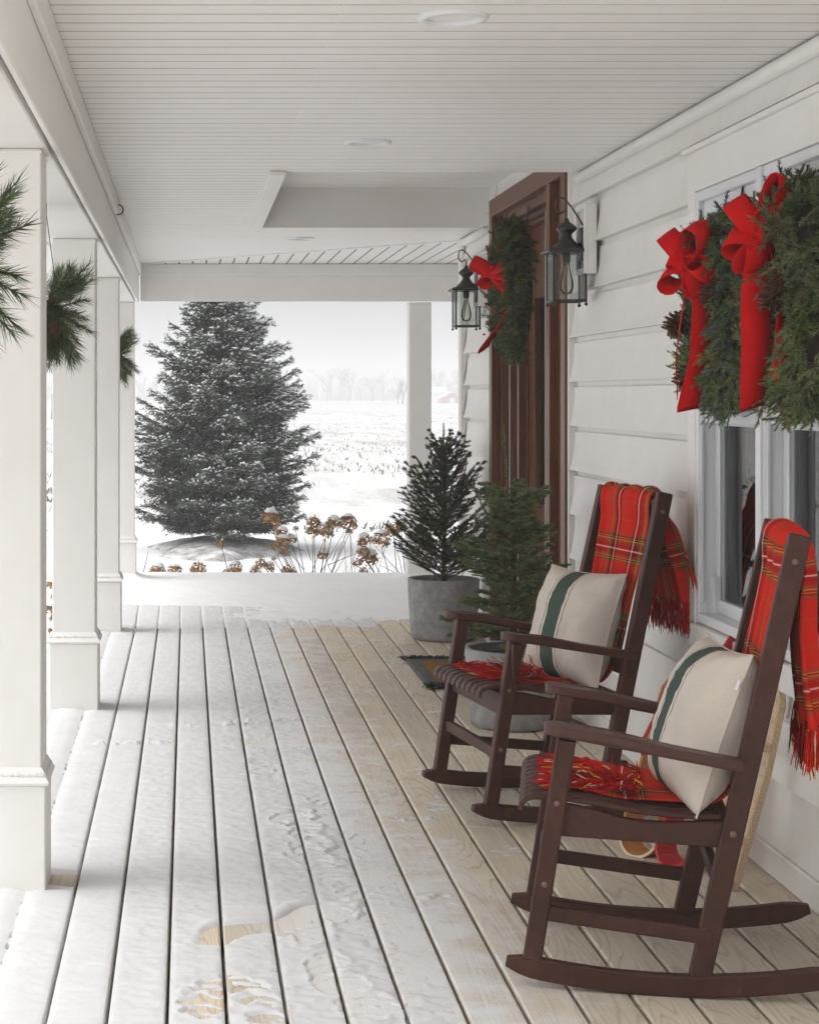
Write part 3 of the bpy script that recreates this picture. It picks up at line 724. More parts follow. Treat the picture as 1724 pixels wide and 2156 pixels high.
# --- door unit: deep stained frame, glazed door
dr = part_empty('door'); dr['label'] = 'dark stained wooden front door in a deep frame'
D = M['door']; zh = DZ
hb(dr, 'casing', D, (XW - .016, DY1 - .055, zh / 2), (.05, .09, zh)); hb(dr, 'casing', D, (XW - .016, DY0 + .06, zh / 2), (.05, .10, zh))
hb(dr, 'head_casing', D, (XW - .017, (DY0 + DY1) / 2, zh - .05), (.052, DY1 - DY0 - .215, .10))
XD = XW + .185
for q, (xa, xb, yy) in enumerate(((.012, .06, .105), (.062, .105, .125), (.107, .15, .14), (.152, .20, .155))):     # stepped far jamb
    hb(dr, 'jamb', D, (XW + (xa + xb) / 2, DY1 - yy / 2 - .005, zh / 2 - .02), (xb - xa, yy, zh - .06))
    hb(dr, 'jamb', D, (XW + (xa + xb) / 2, (DY0 + DY1) / 2, zh - .10 - yy / 2 + .05), (xb - xa - .002, DY1 - DY0 - .34, yy))
for xx, yy in ((.061, .118), (.106, .136)): hb(dr, 'weatherstrip', M['threshold'], (XW + xx, DY1 - yy, 1.2), (.006, .018, 2.3), .001)
hb(dr, 'sidelight_stile', D, (XW - .012, 9.08, zh / 2 - .05), (.06, .09, zh - .104))
hb(dr, 'sidelight_panel', D, (XW + .016, 8.90, zh / 2 - .05), (.03, .27, zh - .104))
hb(dr, 'weatherstrip', M['threshold'], (XW - .02, 9.128, 1.2), (.05, .005, 2.35), .001)
hb(dr, 'jamb', D, (XW + .10, 9.09, zh / 2 - .05), (.16, .07, zh - .11))
hb(dr, 'transom_panel', D, (XD, 9.9, 2.30), (.04, 1.5, .30))
# leaf
hb(dr, 'stile', D, (XD, 10.60, 1.10), (.045, .16, 2.10)); hb(dr, 'stile', D, (XD, 9.25, 1.10), (.045, .16, 2.10))
hb(dr, 'top_rail', D, (XD, 9.925, 2.08), (.045, 1.185, .14)); hb(dr, 'bottom_rail', D, (XD, 9.925, .16), (.045, 1.185, .22)); hb(dr, 'middle_rail', D, (XD, 9.925, .78), (.045, 1.185, .14))
hb(dr, 'door_panel', D, (XD + .006, 9.925, .49), (.03, 1.185, .43), .01)
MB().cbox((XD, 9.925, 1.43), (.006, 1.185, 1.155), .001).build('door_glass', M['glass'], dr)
hb(dr, 'inner_stile', D, (XD + .05, 10.2, 1.43), (.02, .05, 1.15))
hb(dr, 'threshold', M['threshold'], (XW + .06, (DY0 + DY1) / 2, .02), (.24, DY1 - DY0 - .24, .04))
MB().ball((XD - .05, 9.32, .98), .03, 10, 8).build('door_knob', M['hook'], dr, True)

# ------------------------------------------------------------------ lanterns on white mounting blocks
def lantern(Yc, label, blabel):
    b = thing('mounting_block', blabel, 'mounting block', (XW, Yc, 2.15), 0, 'white blocks behind the lanterns')
    MB().cbox((-.035, 0, 0), (.04, .20, .31), .004).build('back_plate', M['trim'], b)
    for s_ in (-1, 1):
        MB().cbox((-.062, s_ * .085, 0), (.016, .028, .308), .003).build('border', M['trim'], b); MB().cbox((-.062, 0, s_ * .141), (.016, .142, .026), .003).build('border', M['trim'], b)
    t = thing('wall_lantern', label, 'lantern', (1.672, Yc, 1.876), 0, 'black wall lanterns beside the door'); K = M['black']
    hw, gh = .071, .218
    MB().lathe([(.0, -.004), (.034, -.004), (.034, .012), (.0, .013)], (0, 0, 0), 4, math.pi / 4)
    for sx in (-1, 1):
        for sy in (-1, 1):
            cb = MB().cbox((sx * hw, sy * hw, gh / 2), (.009, .009, gh + .012), .001).build('corner_bar', K, t)
            MB().ball((sx * hw, sy * hw, -.014), .008, 8, 6).build('ball_foot', K, t, True)
    fr = MB()
    for s_ in (-1, 1):
        fr.cbox((0, s_ * hw, .002), (2 * hw, .011, .010), .001); fr.cbox((s_ * hw, 0, .002), (.011, 2 * hw - .012, .010), .001)
    fr.build('bottom_frame', K, t)
    for s_ in (-1, 1):
        MB().cbox((0, s_ * hw, gh / 2), (2 * hw - .01, .003, gh - .008), .0005).build('pane', M['lglass'], t)
        MB().cbox((s_ * hw, 0, gh / 2), (.003, 2 * hw - .01, gh - .008), .0005).build('pane', M['lglass'], t)
    q2 = math.sqrt(2)
    MB().lathe([(.094 * q2, gh - .004), (.098 * q2, gh + .004), (.082 * q2, gh + .016), (.0, gh + .017)], (0, 0, 0), 4, math.pi / 4).build('roof_plate', K, t)
    MB().lathe([(.066, gh + .014), (.062, gh + .022), (.052, gh + .034), (.046, gh + .038), (.034, gh + .052), (.024, gh + .066), (.021, gh + .076), (.026, gh + .084), (.038, gh + .094), (.046, gh + .104), (.043, gh + .112), (.030, gh + .124), (.014, gh + .134), (.008, gh + .150), (.0, gh + .152)], (0, 0, 0), 28).build('finial_cap', K, t, True)
    pts = [(.0, 0, gh + .150), (-.003, 0, gh + .185)]; MB().tube(pts, .0035, 6).build('hanger_loop', K, t)
    # scroll arm: curls from the loop over to the wall plate
    arc = [(-.026 + .020 * math.cos(a), 0, gh + .200 + .026 * math.sin(a)) for a in np.linspace(-.6, -math.pi * 1.0, 8)]
    for tt in np.linspace(0, 1, 14): arc.append((-.047 + .117 * (1 - math.cos(tt * math.pi / 2 * 1.0)) * 1.02, 0, gh + .205 + .058 * math.sin(tt * math.pi) * (1 - .25 * tt) - .085 * tt ** 2.2))
    arc = np.array(arc); MB().tube(arc, .0042, 6).build('scroll_arm', K, t, True)
    MB().tube([(.045, 0, gh + .034), (.058, 0, gh + .036), (.07, 0, gh + .052), (.084, 0, gh + .056)], .007, 8).build('arm', K, t, True)
    bpx = MB(); n = 8; vs = []
    for xx, sc in ((.056 + .002, 1.), (.074, 1.08)):
        for k in range(n): a = 2 * math.pi * k / n + math.pi / 8; vs.append((xx, .055 * sc * math.cos(a), gh + .035 + .078 * sc * math.sin(a)))
    bpx.add(vs, [tuple(range(n - 1, -1, -1)), tuple(range(n, 2 * n))] + [(k, (k + 1) % n, n + (k + 1) % n, n + k) for k in range(n)]).build('wall_plate', K, t)
    MB().lathe([(.0, gh - .045), (.017, gh - .045), (.019, gh - .002), (.0, gh - .001)], (0, 0, 0), 16).build('socket', M['hook'], t, True)
    MB().lathe([(.003, .03), (.022, .036), (.031, .06), (.030, .085), (.022, .12), (.014, .15), (.013, .172)], (0, 0, 0), 24).build('bulb', M['bulb'], t, True)
    f = MB()
    for s_ in (-1, 1): f.tube([(s_ * .004, 0, .16), (s_ * .012, 0, .07)], .0014, 5)
    f.build('filament', M['filament'], t)
lantern(8.20, 'black wall lantern with clear panes between the door and the windows', 'white framed block holding the lantern between door and windows')
lantern(11.16, 'black wall lantern with clear panes between the door and the house corner', 'white framed block holding the lantern near the house corner')

# ------------------------------------------------------------------ foliage helpers
def brush(P0, P1, n, ln, w, ang, C, flat=None, taper=.45, droop=0.):
    """needles round each twig P0->P1; C is (T,3); returns verts (T*n*3,3) and colours"""
    P0, P1 = np.asarray(P0, float), np.asarray(P1, float); T_ = len(P0); C = np.asarray(C, float)
    d = P1 - P0; L = np.linalg.norm(d, axis=1, keepdims=True); d = d / np.maximum(L, 1e-9)
    ref = np.where(np.abs(d[:, 2:3]) < .9, np.array([[0, 0, 1.]]), np.array([[1., 0, 0]]))
    a = np.cross(d, ref); a /= np.linalg.norm(a, axis=1, keepdims=True); b = np.cross(a, d)
    t = rng.uniform(.0, 1., (T_, n, 1)); ph = rng.uniform(0, 2 * np.pi, (T_, n, 1))
    if flat is not None:
        sgn = np.where(rng.random((T_, n, 1)) < .5, 0., np.pi); ph = sgn + rng.normal(0, flat, (T_, n, 1)) + np.where(sgn > 0, -.35, .35)
    perp = a[:, None] * np.cos(ph) + b[:, None] * np.sin(ph)
    an = ang + rng.normal(0, .16, (T_, n, 1)) - .5 * ang * t ** 4
    nd = d[:, None] * np.cos(an) + perp * np.sin(an); nd[..., 2] -= droop
    base = P0[:, None] + (P1 - P0)[:, None] * t
    l = ln * rng.uniform(.7, 1.15, (T_, n, 1)) * (1 - taper * t ** 3)
    tip = base + nd * l
    rv = rng.normal(0, 1, (T_, n, 3)); wv = np.cross(nd, rv); wv /= np.maximum(np.linalg.norm(wv, axis=2, keepdims=True), 1e-6); wv *= w / 2
    V = np.stack([base - wv, base + wv, tip], 2).reshape(-1, 3)
    cc = C[:, None, None] * rng.uniform(.7, 1.35, (T_, n, 1, 1)) * np.ones((1, 1, 3, 1)); 
    return V, cc.reshape(-1, 3)
def tri_obj(name, Vs, Cs, mat, parent=None, kind=None):
    V = np.concatenate(Vs); Cc = np.concatenate(Cs)
    o = link(name, fastmesh(name, V, np.arange(len(V)).reshape(-1, 3), mat, Cc), parent)
    if kind: o['kind'] = kind
    return o
def stems_obj(name, P0, P1, r, mat, parent, col=None):
    """three-sided tapering twigs"""
    P0, P1 = np.asarray(P0, float), np.asarray(P1, float); T_ = len(P0); d = P1 - P0; d /= np.maximum(np.linalg.norm(d, axis=1, keepdims=True), 1e-9)
    ref = np.where(np.abs(d[:, 2:3]) < .9, np.array([[0, 0, 1.]]), np.array([[1., 0, 0]])); a = np.cross(d, ref); a /= np.linalg.norm(a, axis=1, keepdims=True); b = np.cross(a, d)
    r = np.broadcast_to(np.asarray(r, float), T_)[:, None]; ring = []
    for P, k in ((P0, 1.), (P1, .45)):
        for q in range(3): an = 2 * np.pi * q / 3; ring.append(P + r * k * (a * math.cos(an) + b * math.sin(an)))
    V = np.stack(ring, 1).reshape(-1, 3); o = (np.arange(T_) * 6)[:, None, None]
    F = (o + np.array([[0, 1, 4, 3], [1, 2, 5, 4], [2, 0, 3, 5]])[None]).reshape(-1, 4)
    return link(name, fastmesh(name, V, F, mat), parent)
def snow_obj(name, P0, P1, r, parent, lift=.5):
    """little elongated snow cushions lying on twigs"""
    P0, P1 = np.asarray(P0, float), np.asarray(P1, float); T_ = len(P0); d = P1 - P0; d /= np.maximum(np.linalg.norm(d, axis=1, keepdims=True), 1e-9)
    s = np.cross(d, np.array([[0, 0, 1.]])); s /= np.maximum(np.linalg.norm(s, axis=1, keepdims=True), 1e-6); r = np.broadcast_to(np.asarray(r, float), T_)[:, None]
    u = np.array([[0, 0, 1.]]); base = u * r * lift; m = (P0 + P1) / 2 + base
    j = lambda k: rng.uniform(.6, 1.3, (T_, 1)) * k
    V = np.stack([P0 + base, m - s * r * j(1.), m + u * r * j(.9), m + s * r * j(1.), m - u * r * .3, P1 + base], 1).reshape(-1, 3)
    F = np.array([[0, 1, 2], [0, 2, 3], [0, 3, 4], [0, 4, 1], [5, 2, 1], [5, 3, 2], [5, 4, 3], [5, 1, 4]])
    F = ((np.arange(T_) * 6)[:, None, None] + F[None]).reshape(-1, 3)
    return link(name, fastmesh(name, V, F, M['snow'], smooth=True), parent)

# ------------------------------------------------------------------ big snow-dusted spruce in the yard
def yard_spruce():
    t = thing('spruce_tree', 'large snow-dusted spruce standing in the yard beyond the deck', 'tree', (TREE[0], TREE[1], GZ + .1))
    Ht = 3.98; A, B = [], []
    ph_, pr_ = [0, .17, .6, 1.1, 2.09, 3.08, 3.5, Ht], [.74, .86, 1.00, 1.03, .84, .40, .15, .01]
    def rad(h): return float(np.interp(h, ph_, pr_))
    limbs0, limbs1 = [], []
    def spray(p, d, L, lift):
        """a side branch carrying twigs"""
        d = unit(d); sd = unit(np.cross(d, (0, 0, 1.))); N = max(2, int(L / .075)); q = p.copy()
        for k in range(N):
            s_ = (k + 1) / N; nq = p + d * L * s_ + np.array([0, 0, lift * L * s_ * s_]); limbs0.append(q); limbs1.append(nq); A.append(q); B.append(nq)
            for sg in (-1, 1):
                l2 = (.15 * (1 - s_) + .065) * random.uniform(.7, 1.25); dv = unit(d * .9 + sd * sg * random.uniform(.5, .95) + np.array([0, 0, random.uniform(-.15, .25)])); A.append(nq); B.append(nq + dv * l2)
                if random.random() < .6: e = nq + dv * l2 * .5; A.append(e); B.append(e + unit(dv + np.array([random.uniform(-.6, .6), random.uniform(-.6, .6), random.uniform(-.5, .3)])) * l2 * .7)
            q = nq
        A.append(q); B.append(q + unit(d + np.array([0, 0, .45])) * .075)
    nb = 250
    for i in range(nb):
        h = .18 + (Ht - .28) * (1 - (1 - (i + random.random()) / nb) ** .72); az = i * 2.39996 + random.uniform(-.5, .5)
        Rr = rad(h) * random.choice((.62, .8, .9, .97, 1.03, 1.1, 1.2)) + .03; o = np.array([math.cos(az), math.sin(az), 0]); sd = np.array([-o[1], o[0], 0])
        f = h / Ht; droop = -.34 * (1 - f) + .30 * f + random.uniform(-.08, .08); curl = .30 if f < .6 else .22
        P = lambda s_: np.array([0, 0, h]) + o * Rr * s_ + np.array([0, 0, Rr * (droop * s_ + curl * s_ * s_)])
        N = max(3, int(Rr / .13))
        for k in range(N):
            s0, s1 = k / N, (k + 1) / N; limbs0.append(P(s0)); limbs1.append(P(s1))
            if s1 < .28: continue
            for sg in (-1, 1): spray(P(s1), o * .75 + sd * sg * random.uniform(.6, 1.0) + np.array([0, 0, random.uniform(-.22, .08)]), (.42 * (1 - s1) + .13) * min(1, .35 + Rr * .6) * random.uniform(.75, 1.2), .18)
        spray(P(.82), o + np.array([0, 0, droop + curl]), Rr * .18 + .10, .25)
    for k in range(9): A.append(np.array([0, 0, Ht - .25 + k * .03])); B.append(A[-1] + np.array([random.uniform(-.1, .1), random.uniform(-.1, .1), .14]))
    A, B = np.array(A), np.array(B); n = len(A)
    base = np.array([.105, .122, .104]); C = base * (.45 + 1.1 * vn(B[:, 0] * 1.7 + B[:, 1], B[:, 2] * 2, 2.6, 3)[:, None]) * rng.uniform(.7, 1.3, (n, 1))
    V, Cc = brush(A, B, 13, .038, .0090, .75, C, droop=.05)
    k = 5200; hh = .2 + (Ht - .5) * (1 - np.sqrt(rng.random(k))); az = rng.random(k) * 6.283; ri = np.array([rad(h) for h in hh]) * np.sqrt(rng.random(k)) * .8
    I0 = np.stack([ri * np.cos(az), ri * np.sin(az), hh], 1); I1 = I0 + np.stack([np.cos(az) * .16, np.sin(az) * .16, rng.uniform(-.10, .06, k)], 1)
    V2, C2 = brush(I0, I1, 9, .085, .018, .8, base * rng.uniform(.35, .8, (k, 1)), droop=.1)  # inner twigs tinted darker, painting the crown's inner shade for depth
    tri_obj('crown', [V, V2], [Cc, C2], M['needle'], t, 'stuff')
    stems_obj('limbs', limbs0, limbs1, .010, M['bark'], t)['kind'] = 'stuff'
    MB().tube([(0, 0, -.15), (0, 0, 1.5), (0, 0, Ht - .2)], [.085, .055, .01], 8).build('trunk', M['bark'], t)
    rr = np.hypot(B[:, 0], B[:, 1]); hh = B[:, 2]; out = rr / np.array([max(.2, rad(h)) for h in hh])
    side = .30 + .45 * np.clip(out - .35, 0, .8) + .16 * (B[:, 0] / np.maximum(rr, .05)); clump = vn(B[:, 0] * 1.3 + 9, B[:, 2] * 1.3 + B[:, 1], 3.4, 4)
    m = rng.random(n) < np.clip(side, 0, 1) * (.25 + 1.25 * clump ** 1.3) * (.55 + .45 * np.clip(hh / 1.8, 0, 1))
    snow_obj('snow', A[m] * .75 + B[m] * .25, B[m], rng.uniform(.007, .027, m.sum()), t, 1.0)['kind'] = 'stuff'
yard_spruce()

# ------------------------------------------------------------------ potted conifers
def potted(name, label, px_pot, loc, rt, rb, hp_, tall, spread, style, seed):
    random.seed(seed); t = thing(name, label, 'potted tree', loc)
    pr = [(rb * .86, 0), (rb * .97, .012), (rb, .04)] + [(rb + (rt - rb) * q ** .8, .04 + (hp_ - .05) * q) for q in (.25, .5, .75, 1)] + [(rt - .004, hp_), (rt - .020, hp_ + .001), (rt - .026, hp_ - .006), (rt - .030, hp_ - .05), (0, hp_ - .052)]
    MB().lathe(pr, (0, 0, 0), 56).build('pot', M['concrete'], t, True)
    MB().lathe([(0, hp_ - .060), (rt - .031, hp_ - .055), (rt - .04, hp_ - .035), (0, hp_ - .028)], (0, 0, 0), 30).build('soil', M['soil'], t)
    z0 = hp_ - .04; MB().tube([(0, 0, z0), (.006, 0, z0 + tall * .5), (0, 0, z0 + tall * .93)], [.015, .010, .003], 7).build('trunk', M['bark'], t)
    A, B, L0, L1, Sa, Sb = [], [], [], [], [], []
    nb = 135 if style == 'spruce' else 100
    for i in range(nb):
        f = ((i + .5) / nb) ** (1.05 if style == 'spruce' else .9); 
        if style == 'fir': f = min(max(f + random.uniform(-.03, .03), .0), 1.)
        h = z0 + (.03 if style == 'spruce' else .035) + (tall * (.80 if style == 'spruce' else .64)) * f; az = i * 2.39996 + random.uniform(-.4, .4)
        r = spread * ((1 - .74 * f ** 1.5) if style == 'spruce' else (1 - .50 * f + .10 * math.cos(f * 12.5))) * random.uniform(.55, 1.15); o = np.array([math.cos(az), math.sin(az), 0]); sd = np.array([-o[1], o[0], 0])
        rise = (.22 + .75 * f + random.uniform(-.1, .25)) if style == 'spruce' else (.10 + .48 * f + random.uniform(-.12, .2)); N = max(3, int(r / .035)); pts = []
        for k in range(N + 1):
            s = k / N; pts.append(np.array([0, 0, h]) + o * r * s + np.array([0, 0, r * (rise * s + (.30 if style == 'spruce' else -.04) * s * s)]))
        for k in range(N):
            L0.append(pts[k]); L1.append(pts[k + 1]); A.append(pts[k]); B.append(pts[k + 1])
            s = (k + .7) / N
            if s < .2: continue
            for sg in (-1, 1):
                L = r * (.50 * (1 - s) + .14) * random.uniform(.7, 1.15)
                dv = unit(o * .85 + sd * sg * random.uniform(.6, .95) + np.array([0, 0, (.45 if style == 'spruce' else .12) + random.uniform(-.15, .2)]))
                A.append(pts[k + 1]); B.append(pts[k + 1] + dv * L); L0.append(A[-1]); L1.append(B[-1])
                if style == 'fir' and random.random() < .6:
                    q = A[-1] + dv * L * .5; d2 = unit(dv + sd * sg * .8); A.append(q); B.append(q + d2 * L * .45)
    top = z0 + tall
    if style == 'spruce':
        tips = [(0, 0, 1.0, .28), (-.16, -.02, .78, .17), (.12, .05, .80, .17), (-.10, .06, .70, .15), (.18, -.02, .72, .15), (.05, -.1, .68, .15)]
    else:
        tips = [(-.04, 0, 1.0, .36), (-.17, .02, .74, .20), (-.075, .03, .73, .12)]
    for x_, y_, e, L in tips:
        b = np.array([x_, y_, z0 + tall * e]); a = b - np.array([x_ * .55, y_ * .55, L])
        for k in range(3): A.append(a + (b - a) * k / 3); B.append(a + (b - a) * (k + 1) / 3); L0.append(A[-1]); L1.append(B[-1]); Sa.append(A[-1]); Sb.append(B[-1])
    A, B = np.array(A), np.array(B); n = len(A)
    if style == 'spruce':
        C = np.array([.075, .10, .052]) * rng.uniform(.55, 1.6, (n, 1)); V, Cc = brush(A, B, 62, .019, .0034, .85, C)
    else:
        C = np.array([.165, .205, .09]) * rng.uniform(.65, 1.55, (n, 1)); V, Cc = brush(A, B, 74, .022, .0042, .95, C, .5)
    V3, C3 = brush(np.array(Sa), np.array(Sb), 70, .016, .0034, .7, np.tile(np.array([[.17, .165, .12]]), (len(Sa), 1)))
    tri_obj('foliage', [V, V3], [Cc, C3], M['needle'], t, 'stuff'); stems_obj('twigs', L0, L1, .0030, M['bark'], t)['kind'] = 'stuff'
    m = (rng.random(n) < (.10 if style == 'spruce' else .0)) & (B[:, 2] > z0 + tall * .5)
    P = list(A[m] * .6 + B[m] * .4) + (Sa if style == 'spruce' else []); Q = list(B[m]) + (Sb if style == 'spruce' else [])
    if P: snow_obj('frost', P, Q, rng.uniform(.004, .008, len(P)), t, 1.1)['kind'] = 'stuff'
    return t
potted('potted_spruce', 'dark spruce in a tall grey concrete pot beside the deck snow', None, (1.53, 11.12, 0), .214, .198, .365, .97, .30, 'spruce', 21)
potted('potted_fir', 'green fir in a pale grey concrete pot behind the rocking chair', None, (1.43, 8.19, 0), .207, .185, .345, 1.02, .285, 'fir', 22)

# ------------------------------------------------------------------ ribbons, cones, wreaths
def ribbon(path, wdir, width, th=.002):
    """thin solid strip along path; wdir vector or list of vectors across it"""
    P = np.array(path, float); n = len(P); wd = np.array(wdir, float); wd = np.tile(wd, (n, 1)) if wd.ndim == 1 else wd
    width = np.broadcast_to(width, n); vs = []
    for i in range(n):
        d = unit(P[min(i + 1, n - 1)] - P[max(i - 1, 0)]); w = unit(wd[i]); nn = unit(np.cross(d, w))
        for a, b in ((-1, -1), (0, -1.2), (1, -1), (1, 1), (0, .8), (-1, 1)): vs.append(P[i] + w * a * width[i] / 2 + nn * (b * th / 2 + (0 if a else .10 * width[i] * .3)))
    fs = [(i * 6 + k, i * 6 + (k + 1) % 6, (i + 1) * 6 + (k + 1) % 6, (i + 1) * 6 + k) for i in range(n - 1) for k in range(6)]
    fs += [(5, 4, 3, 2, 1, 0), tuple((n - 1) * 6 + k for k in range(6))]
    return vs, fs
def loop_path(tip, bulge, nrm, n=14):
    """teardrop loop from the origin out to tip and back; bulge along nrm"""
    tip = np.array(tip, float); nrm = unit(nrm); out = []
    for i in range(n + 1):
        a = math.pi * 2 * i / n; out.append(tip * (.5 - .5 * math.cos(a)) + nrm * bulge * math.sin(a) * (.35 + .65 * (.5 - .5 * math.cos(a))))
    return np.array(out)
def bow(parent, c0, loops, tails, width):
    bw = MB().ball((0, 0, 0), .022, 10, 8, (1, .9, 1.1)).build('bow', M['redvelvet'], parent, True, c0)
    for tip, wdir, bulge in loops:
        tip = np.array(tip, float); nrm = np.cross(unit(tip), unit(wdir)); v, f = ribbon(loop_path(tip, bulge, nrm), wdir, width)
        MB().add(v, f).build('loop', M['redvelvet'], bw, True)
    for pts, wdirs, w in tails:
        P = np.array(pts, float); tt = np.linspace(0, len(P) - 1, 16); PP = np.stack([np.interp(tt, range(len(P)), P[:, k]) for k in range(3)], 1)
        Wd = np.array(wdirs, float); WW = np.stack([np.interp(tt, np.linspace(0, len(P) - 1, len(Wd)), Wd[:, k]) for k in range(3)], 1)
        v, f = ribbon(PP, WW, w); v = np.array(v); v[-6:-3] += np.array([0, 0, -.018]); MB().add(v, f).build('tail', M['redvelvet'], bw, True)
    return bw
def cone_mesh():
    m = MB(); m.ball((0, 0, 0), .018, 8, 8, (1, 1, 1.7))
    for i in range(60):
        s = (i + .5) / 60; a = i * 2.39996; r = .026 * math.sin(math.pi * (.12 + .8 * s)) + .003; z = -.038 + .076 * s
        o = np.array([math.cos(a), math.sin(a), 0]); sd = np.array([-o[1], o[0], 0]); c0 = o * r * .55 + np.array([0, 0, z]); tip = o * (r + .008) + np.array([0, 0, z - .006])
        m.add([c0 - sd * .007, c0 + sd * .007, tip + sd * .006, tip + np.array([0, 0, -.004]), tip - sd * .006, c0 + np.array([0, 0, .006])], [(0, 1, 2, 3, 4), (0, 5, 1), (1, 5, 2), (5, 4, 3), (5, 3, 2), (5, 0, 4)])
    return m.mesh('pine_cone', M['cone'])
CONE = cone_mesh()
def wreath(label, loc, Rm, rm, cols, ntw, seed, ln=.021, nn=64, cedar=False):
    """ring standing in the local y-z plane, front towards -x"""
    random.seed(seed); t = thing('wreath', label, 'wreath', loc, 0); A, B, C = [], [], []
    for i in range(ntw):
        a = 2 * math.pi * i / ntw + random.uniform(-.1, .1); q = random.uniform(-math.pi, math.pi)
        if random.random() < .35: q = random.uniform(math.pi * .55, math.pi * 1.45)
        rad_ = np.array([0, math.cos(a), math.sin(a)]); tan = np.array([0, -math.sin(a), math.cos(a)]); fr = np.array([1., 0, 0])
        n_ = fr * math.cos(q) + rad_ * math.sin(q); p = rad_ * Rm + n_ * rm * random.uniform(.25, .75); p[0] = min(p[0], .0)
        d = unit(tan * .9 + n_ * random.uniform(.3, .85) + rad_ * random.uniform(-.1, .25)); L = random.uniform(.07, .14)
        if d[0] > 0: d[0] *= -.3
        A.append(p); B.append(p + d * L); cc = np.array(random.choice(cols)) * random.uniform(1.1, 2.5); C.append(cc)
        sd = unit(np.cross(d, n_))
        for sg in (-1, 1):
            e = p + d * L * random.uniform(.25, .5); d2 = unit(d + sd * sg * .85); A.append(e); B.append(e + d2 * L * random.uniform(.35, .6)); C.append(cc * random.uniform(.85, 1.15))
    A, B, C = np.array(A), np.array(B), np.array(C); V, Cc = brush(A, B, nn, ln, .0042, .85, C, .75)
    # darker twiggy core so that no daylight shows through the ring
    tri_obj('foliage', [V], [Cc], M['needle'], t, 'stuff'); stems_obj('twigs', A, B, .0025, M['bark'], t)['kind'] = 'stuff'
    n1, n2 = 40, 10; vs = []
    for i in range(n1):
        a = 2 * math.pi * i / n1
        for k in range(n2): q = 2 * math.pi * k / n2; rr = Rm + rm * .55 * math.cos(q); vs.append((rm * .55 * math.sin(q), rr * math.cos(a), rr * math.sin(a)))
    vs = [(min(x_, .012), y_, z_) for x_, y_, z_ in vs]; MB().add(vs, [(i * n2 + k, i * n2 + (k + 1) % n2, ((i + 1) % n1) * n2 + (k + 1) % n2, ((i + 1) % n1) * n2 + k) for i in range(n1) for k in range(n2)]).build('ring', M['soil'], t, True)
    return t
def put_cone(parent, loc, rot=(0, 0, 0), s=1.):
    o = link('pine_cone', CONE, parent, loc); o.rotation_euler = rot; o.scale = (s, s, s)
FIR = [(.078, .108, .036), (.095, .128, .042), (.090, .112, .054), (.066, .092, .034)]
FIRB = [(.10, .135, .105), (.09, .125, .095), (.088, .118, .046), (.10, .14, .062), (.135, .15, .042)]
# wreath on the window unit nearer the door
wa = wreath('full fir wreath with pine cones hanging on the window nearest the door', (1.745, 6.00, 1.725), .225, .105, FIR + FIRB + FIRB, 430, 31)
bow(wa, (-.128, -.03, .16), [((-.05, .10, .10), (.75, -.35, .6), .050), ((.0, -.09, .115), (.85, .3, .5), .055), ((-.055, .10, -.06), (.6, .3, .8), .045), ((.03, -.11, -.035), (.7, .3, -.6), .045), ((.01, -.05, -.11), (.85, .5, .1), .035), ((-.05, .05, .02), (.5, .2, .9), .04)],
    [([(0, .01, -.02), (-.02, .03, -.15), (-.035, .05, -.30), (-.03, .05, -.42)], [(.4, .9, .1), (.2, 1, .1), (.25, 1, 0), (.3, 1, .2)], .052),
     ([(0, -.01, -.02), (.03, -.03, -.13), (.025, -.02, -.30), (-.015, -.02, -.455)], [(.9, .2, .1), (.95, .2, .1), (.95, .1, 0), (1, 0, .2)], .070)], .072)
for p, r in (((-.085, -.16, .06), (.3, .4, .2)), ((-.02, -.30, .05), (.5, .2, 1)), ((-.09, .12, -.20), (.8, .3, 1)), ((-.03, -.31, .08), (1, .3, 0)), ((-.10, .21, -.02), (.2, .9, .3))): put_cone(wa, p, r, 1.25)
v, f = ribbon([(-.015, -.02, .2), (.03, -.02, .33), (.05, -.02, .46)], (.2, 1, 0), .026, .003); MB().add(v, f).build('hanging_ribbon', M['greenribbon'], wa)
# wreath on the other window unit
wb = wreath('big mixed cedar and fir wreath on the window farther from the door', (1.750, 5.30, 1.725), .245, .115, FIR + [(.095, .11, .05), (.11, .115, .055)], 460, 32)
A, B, C = [], [], []
for i in range(60):                                   # sprays of seeded cedar
    b0 = np.array([-.09, random.uniform(-.20, .04), random.uniform(.0, .24)]); d = unit((random.uniform(-.7, .5), random.uniform(-.9, .9), random.uniform(-.6, .7))); A.append(b0); B.append(b0 + d * random.uniform(.06, .14)); C.append((.16, .17, .085))
V, Cc = brush(A, B, 34, .026, .0045, .6, C); tri_obj('cedar_sprays', [V], [Cc], M['needle'], wb, 'stuff')
bow(wb, (-.112, .0, .19), [((-.06, .06, .11), (.7, -.4, .5), .05), ((.05, -.03, .17), (.7, .6, -.2), .035), ((-.08, .06, -.02), (.5, .3, .8), .05), ((.03, -.06, .08), (.8, .3, .4), .05), ((-.04, .02, -.10), (.9, .4, .1), .045)],
    [([(0, .0, -.02), (-.012, .02, -.16), (-.01, .02, -.32), (-.02, .02, -.475)], [(.95, .1, 0), (1, .0, 0), (1, .0, 0), (.9, .3, .25)], .084),
     ([(.02, -.02, -.03), (.035, -.05, -.15), (.04, -.07, -.30), (.035, -.07, -.40)], [(.4, .9, 0), (.3, .9, 0), (.8, .4, 0), (.95, .2, -.2)], .062)], .072)
for p, r in (((-.10, -.10, .02), (.3, .4, .2)), ((-.06, .17, .10), (.5, .2, 1))): put_cone(wb, p, r, 1.25)
v, f = ribbon([(0, .02, .25), (.04, .02, .36), (.055, .02, .46)], (.2, 1, 0), .026, .003); MB().add(v, f).build('hanging_ribbon', M['greenribbon'], wb)
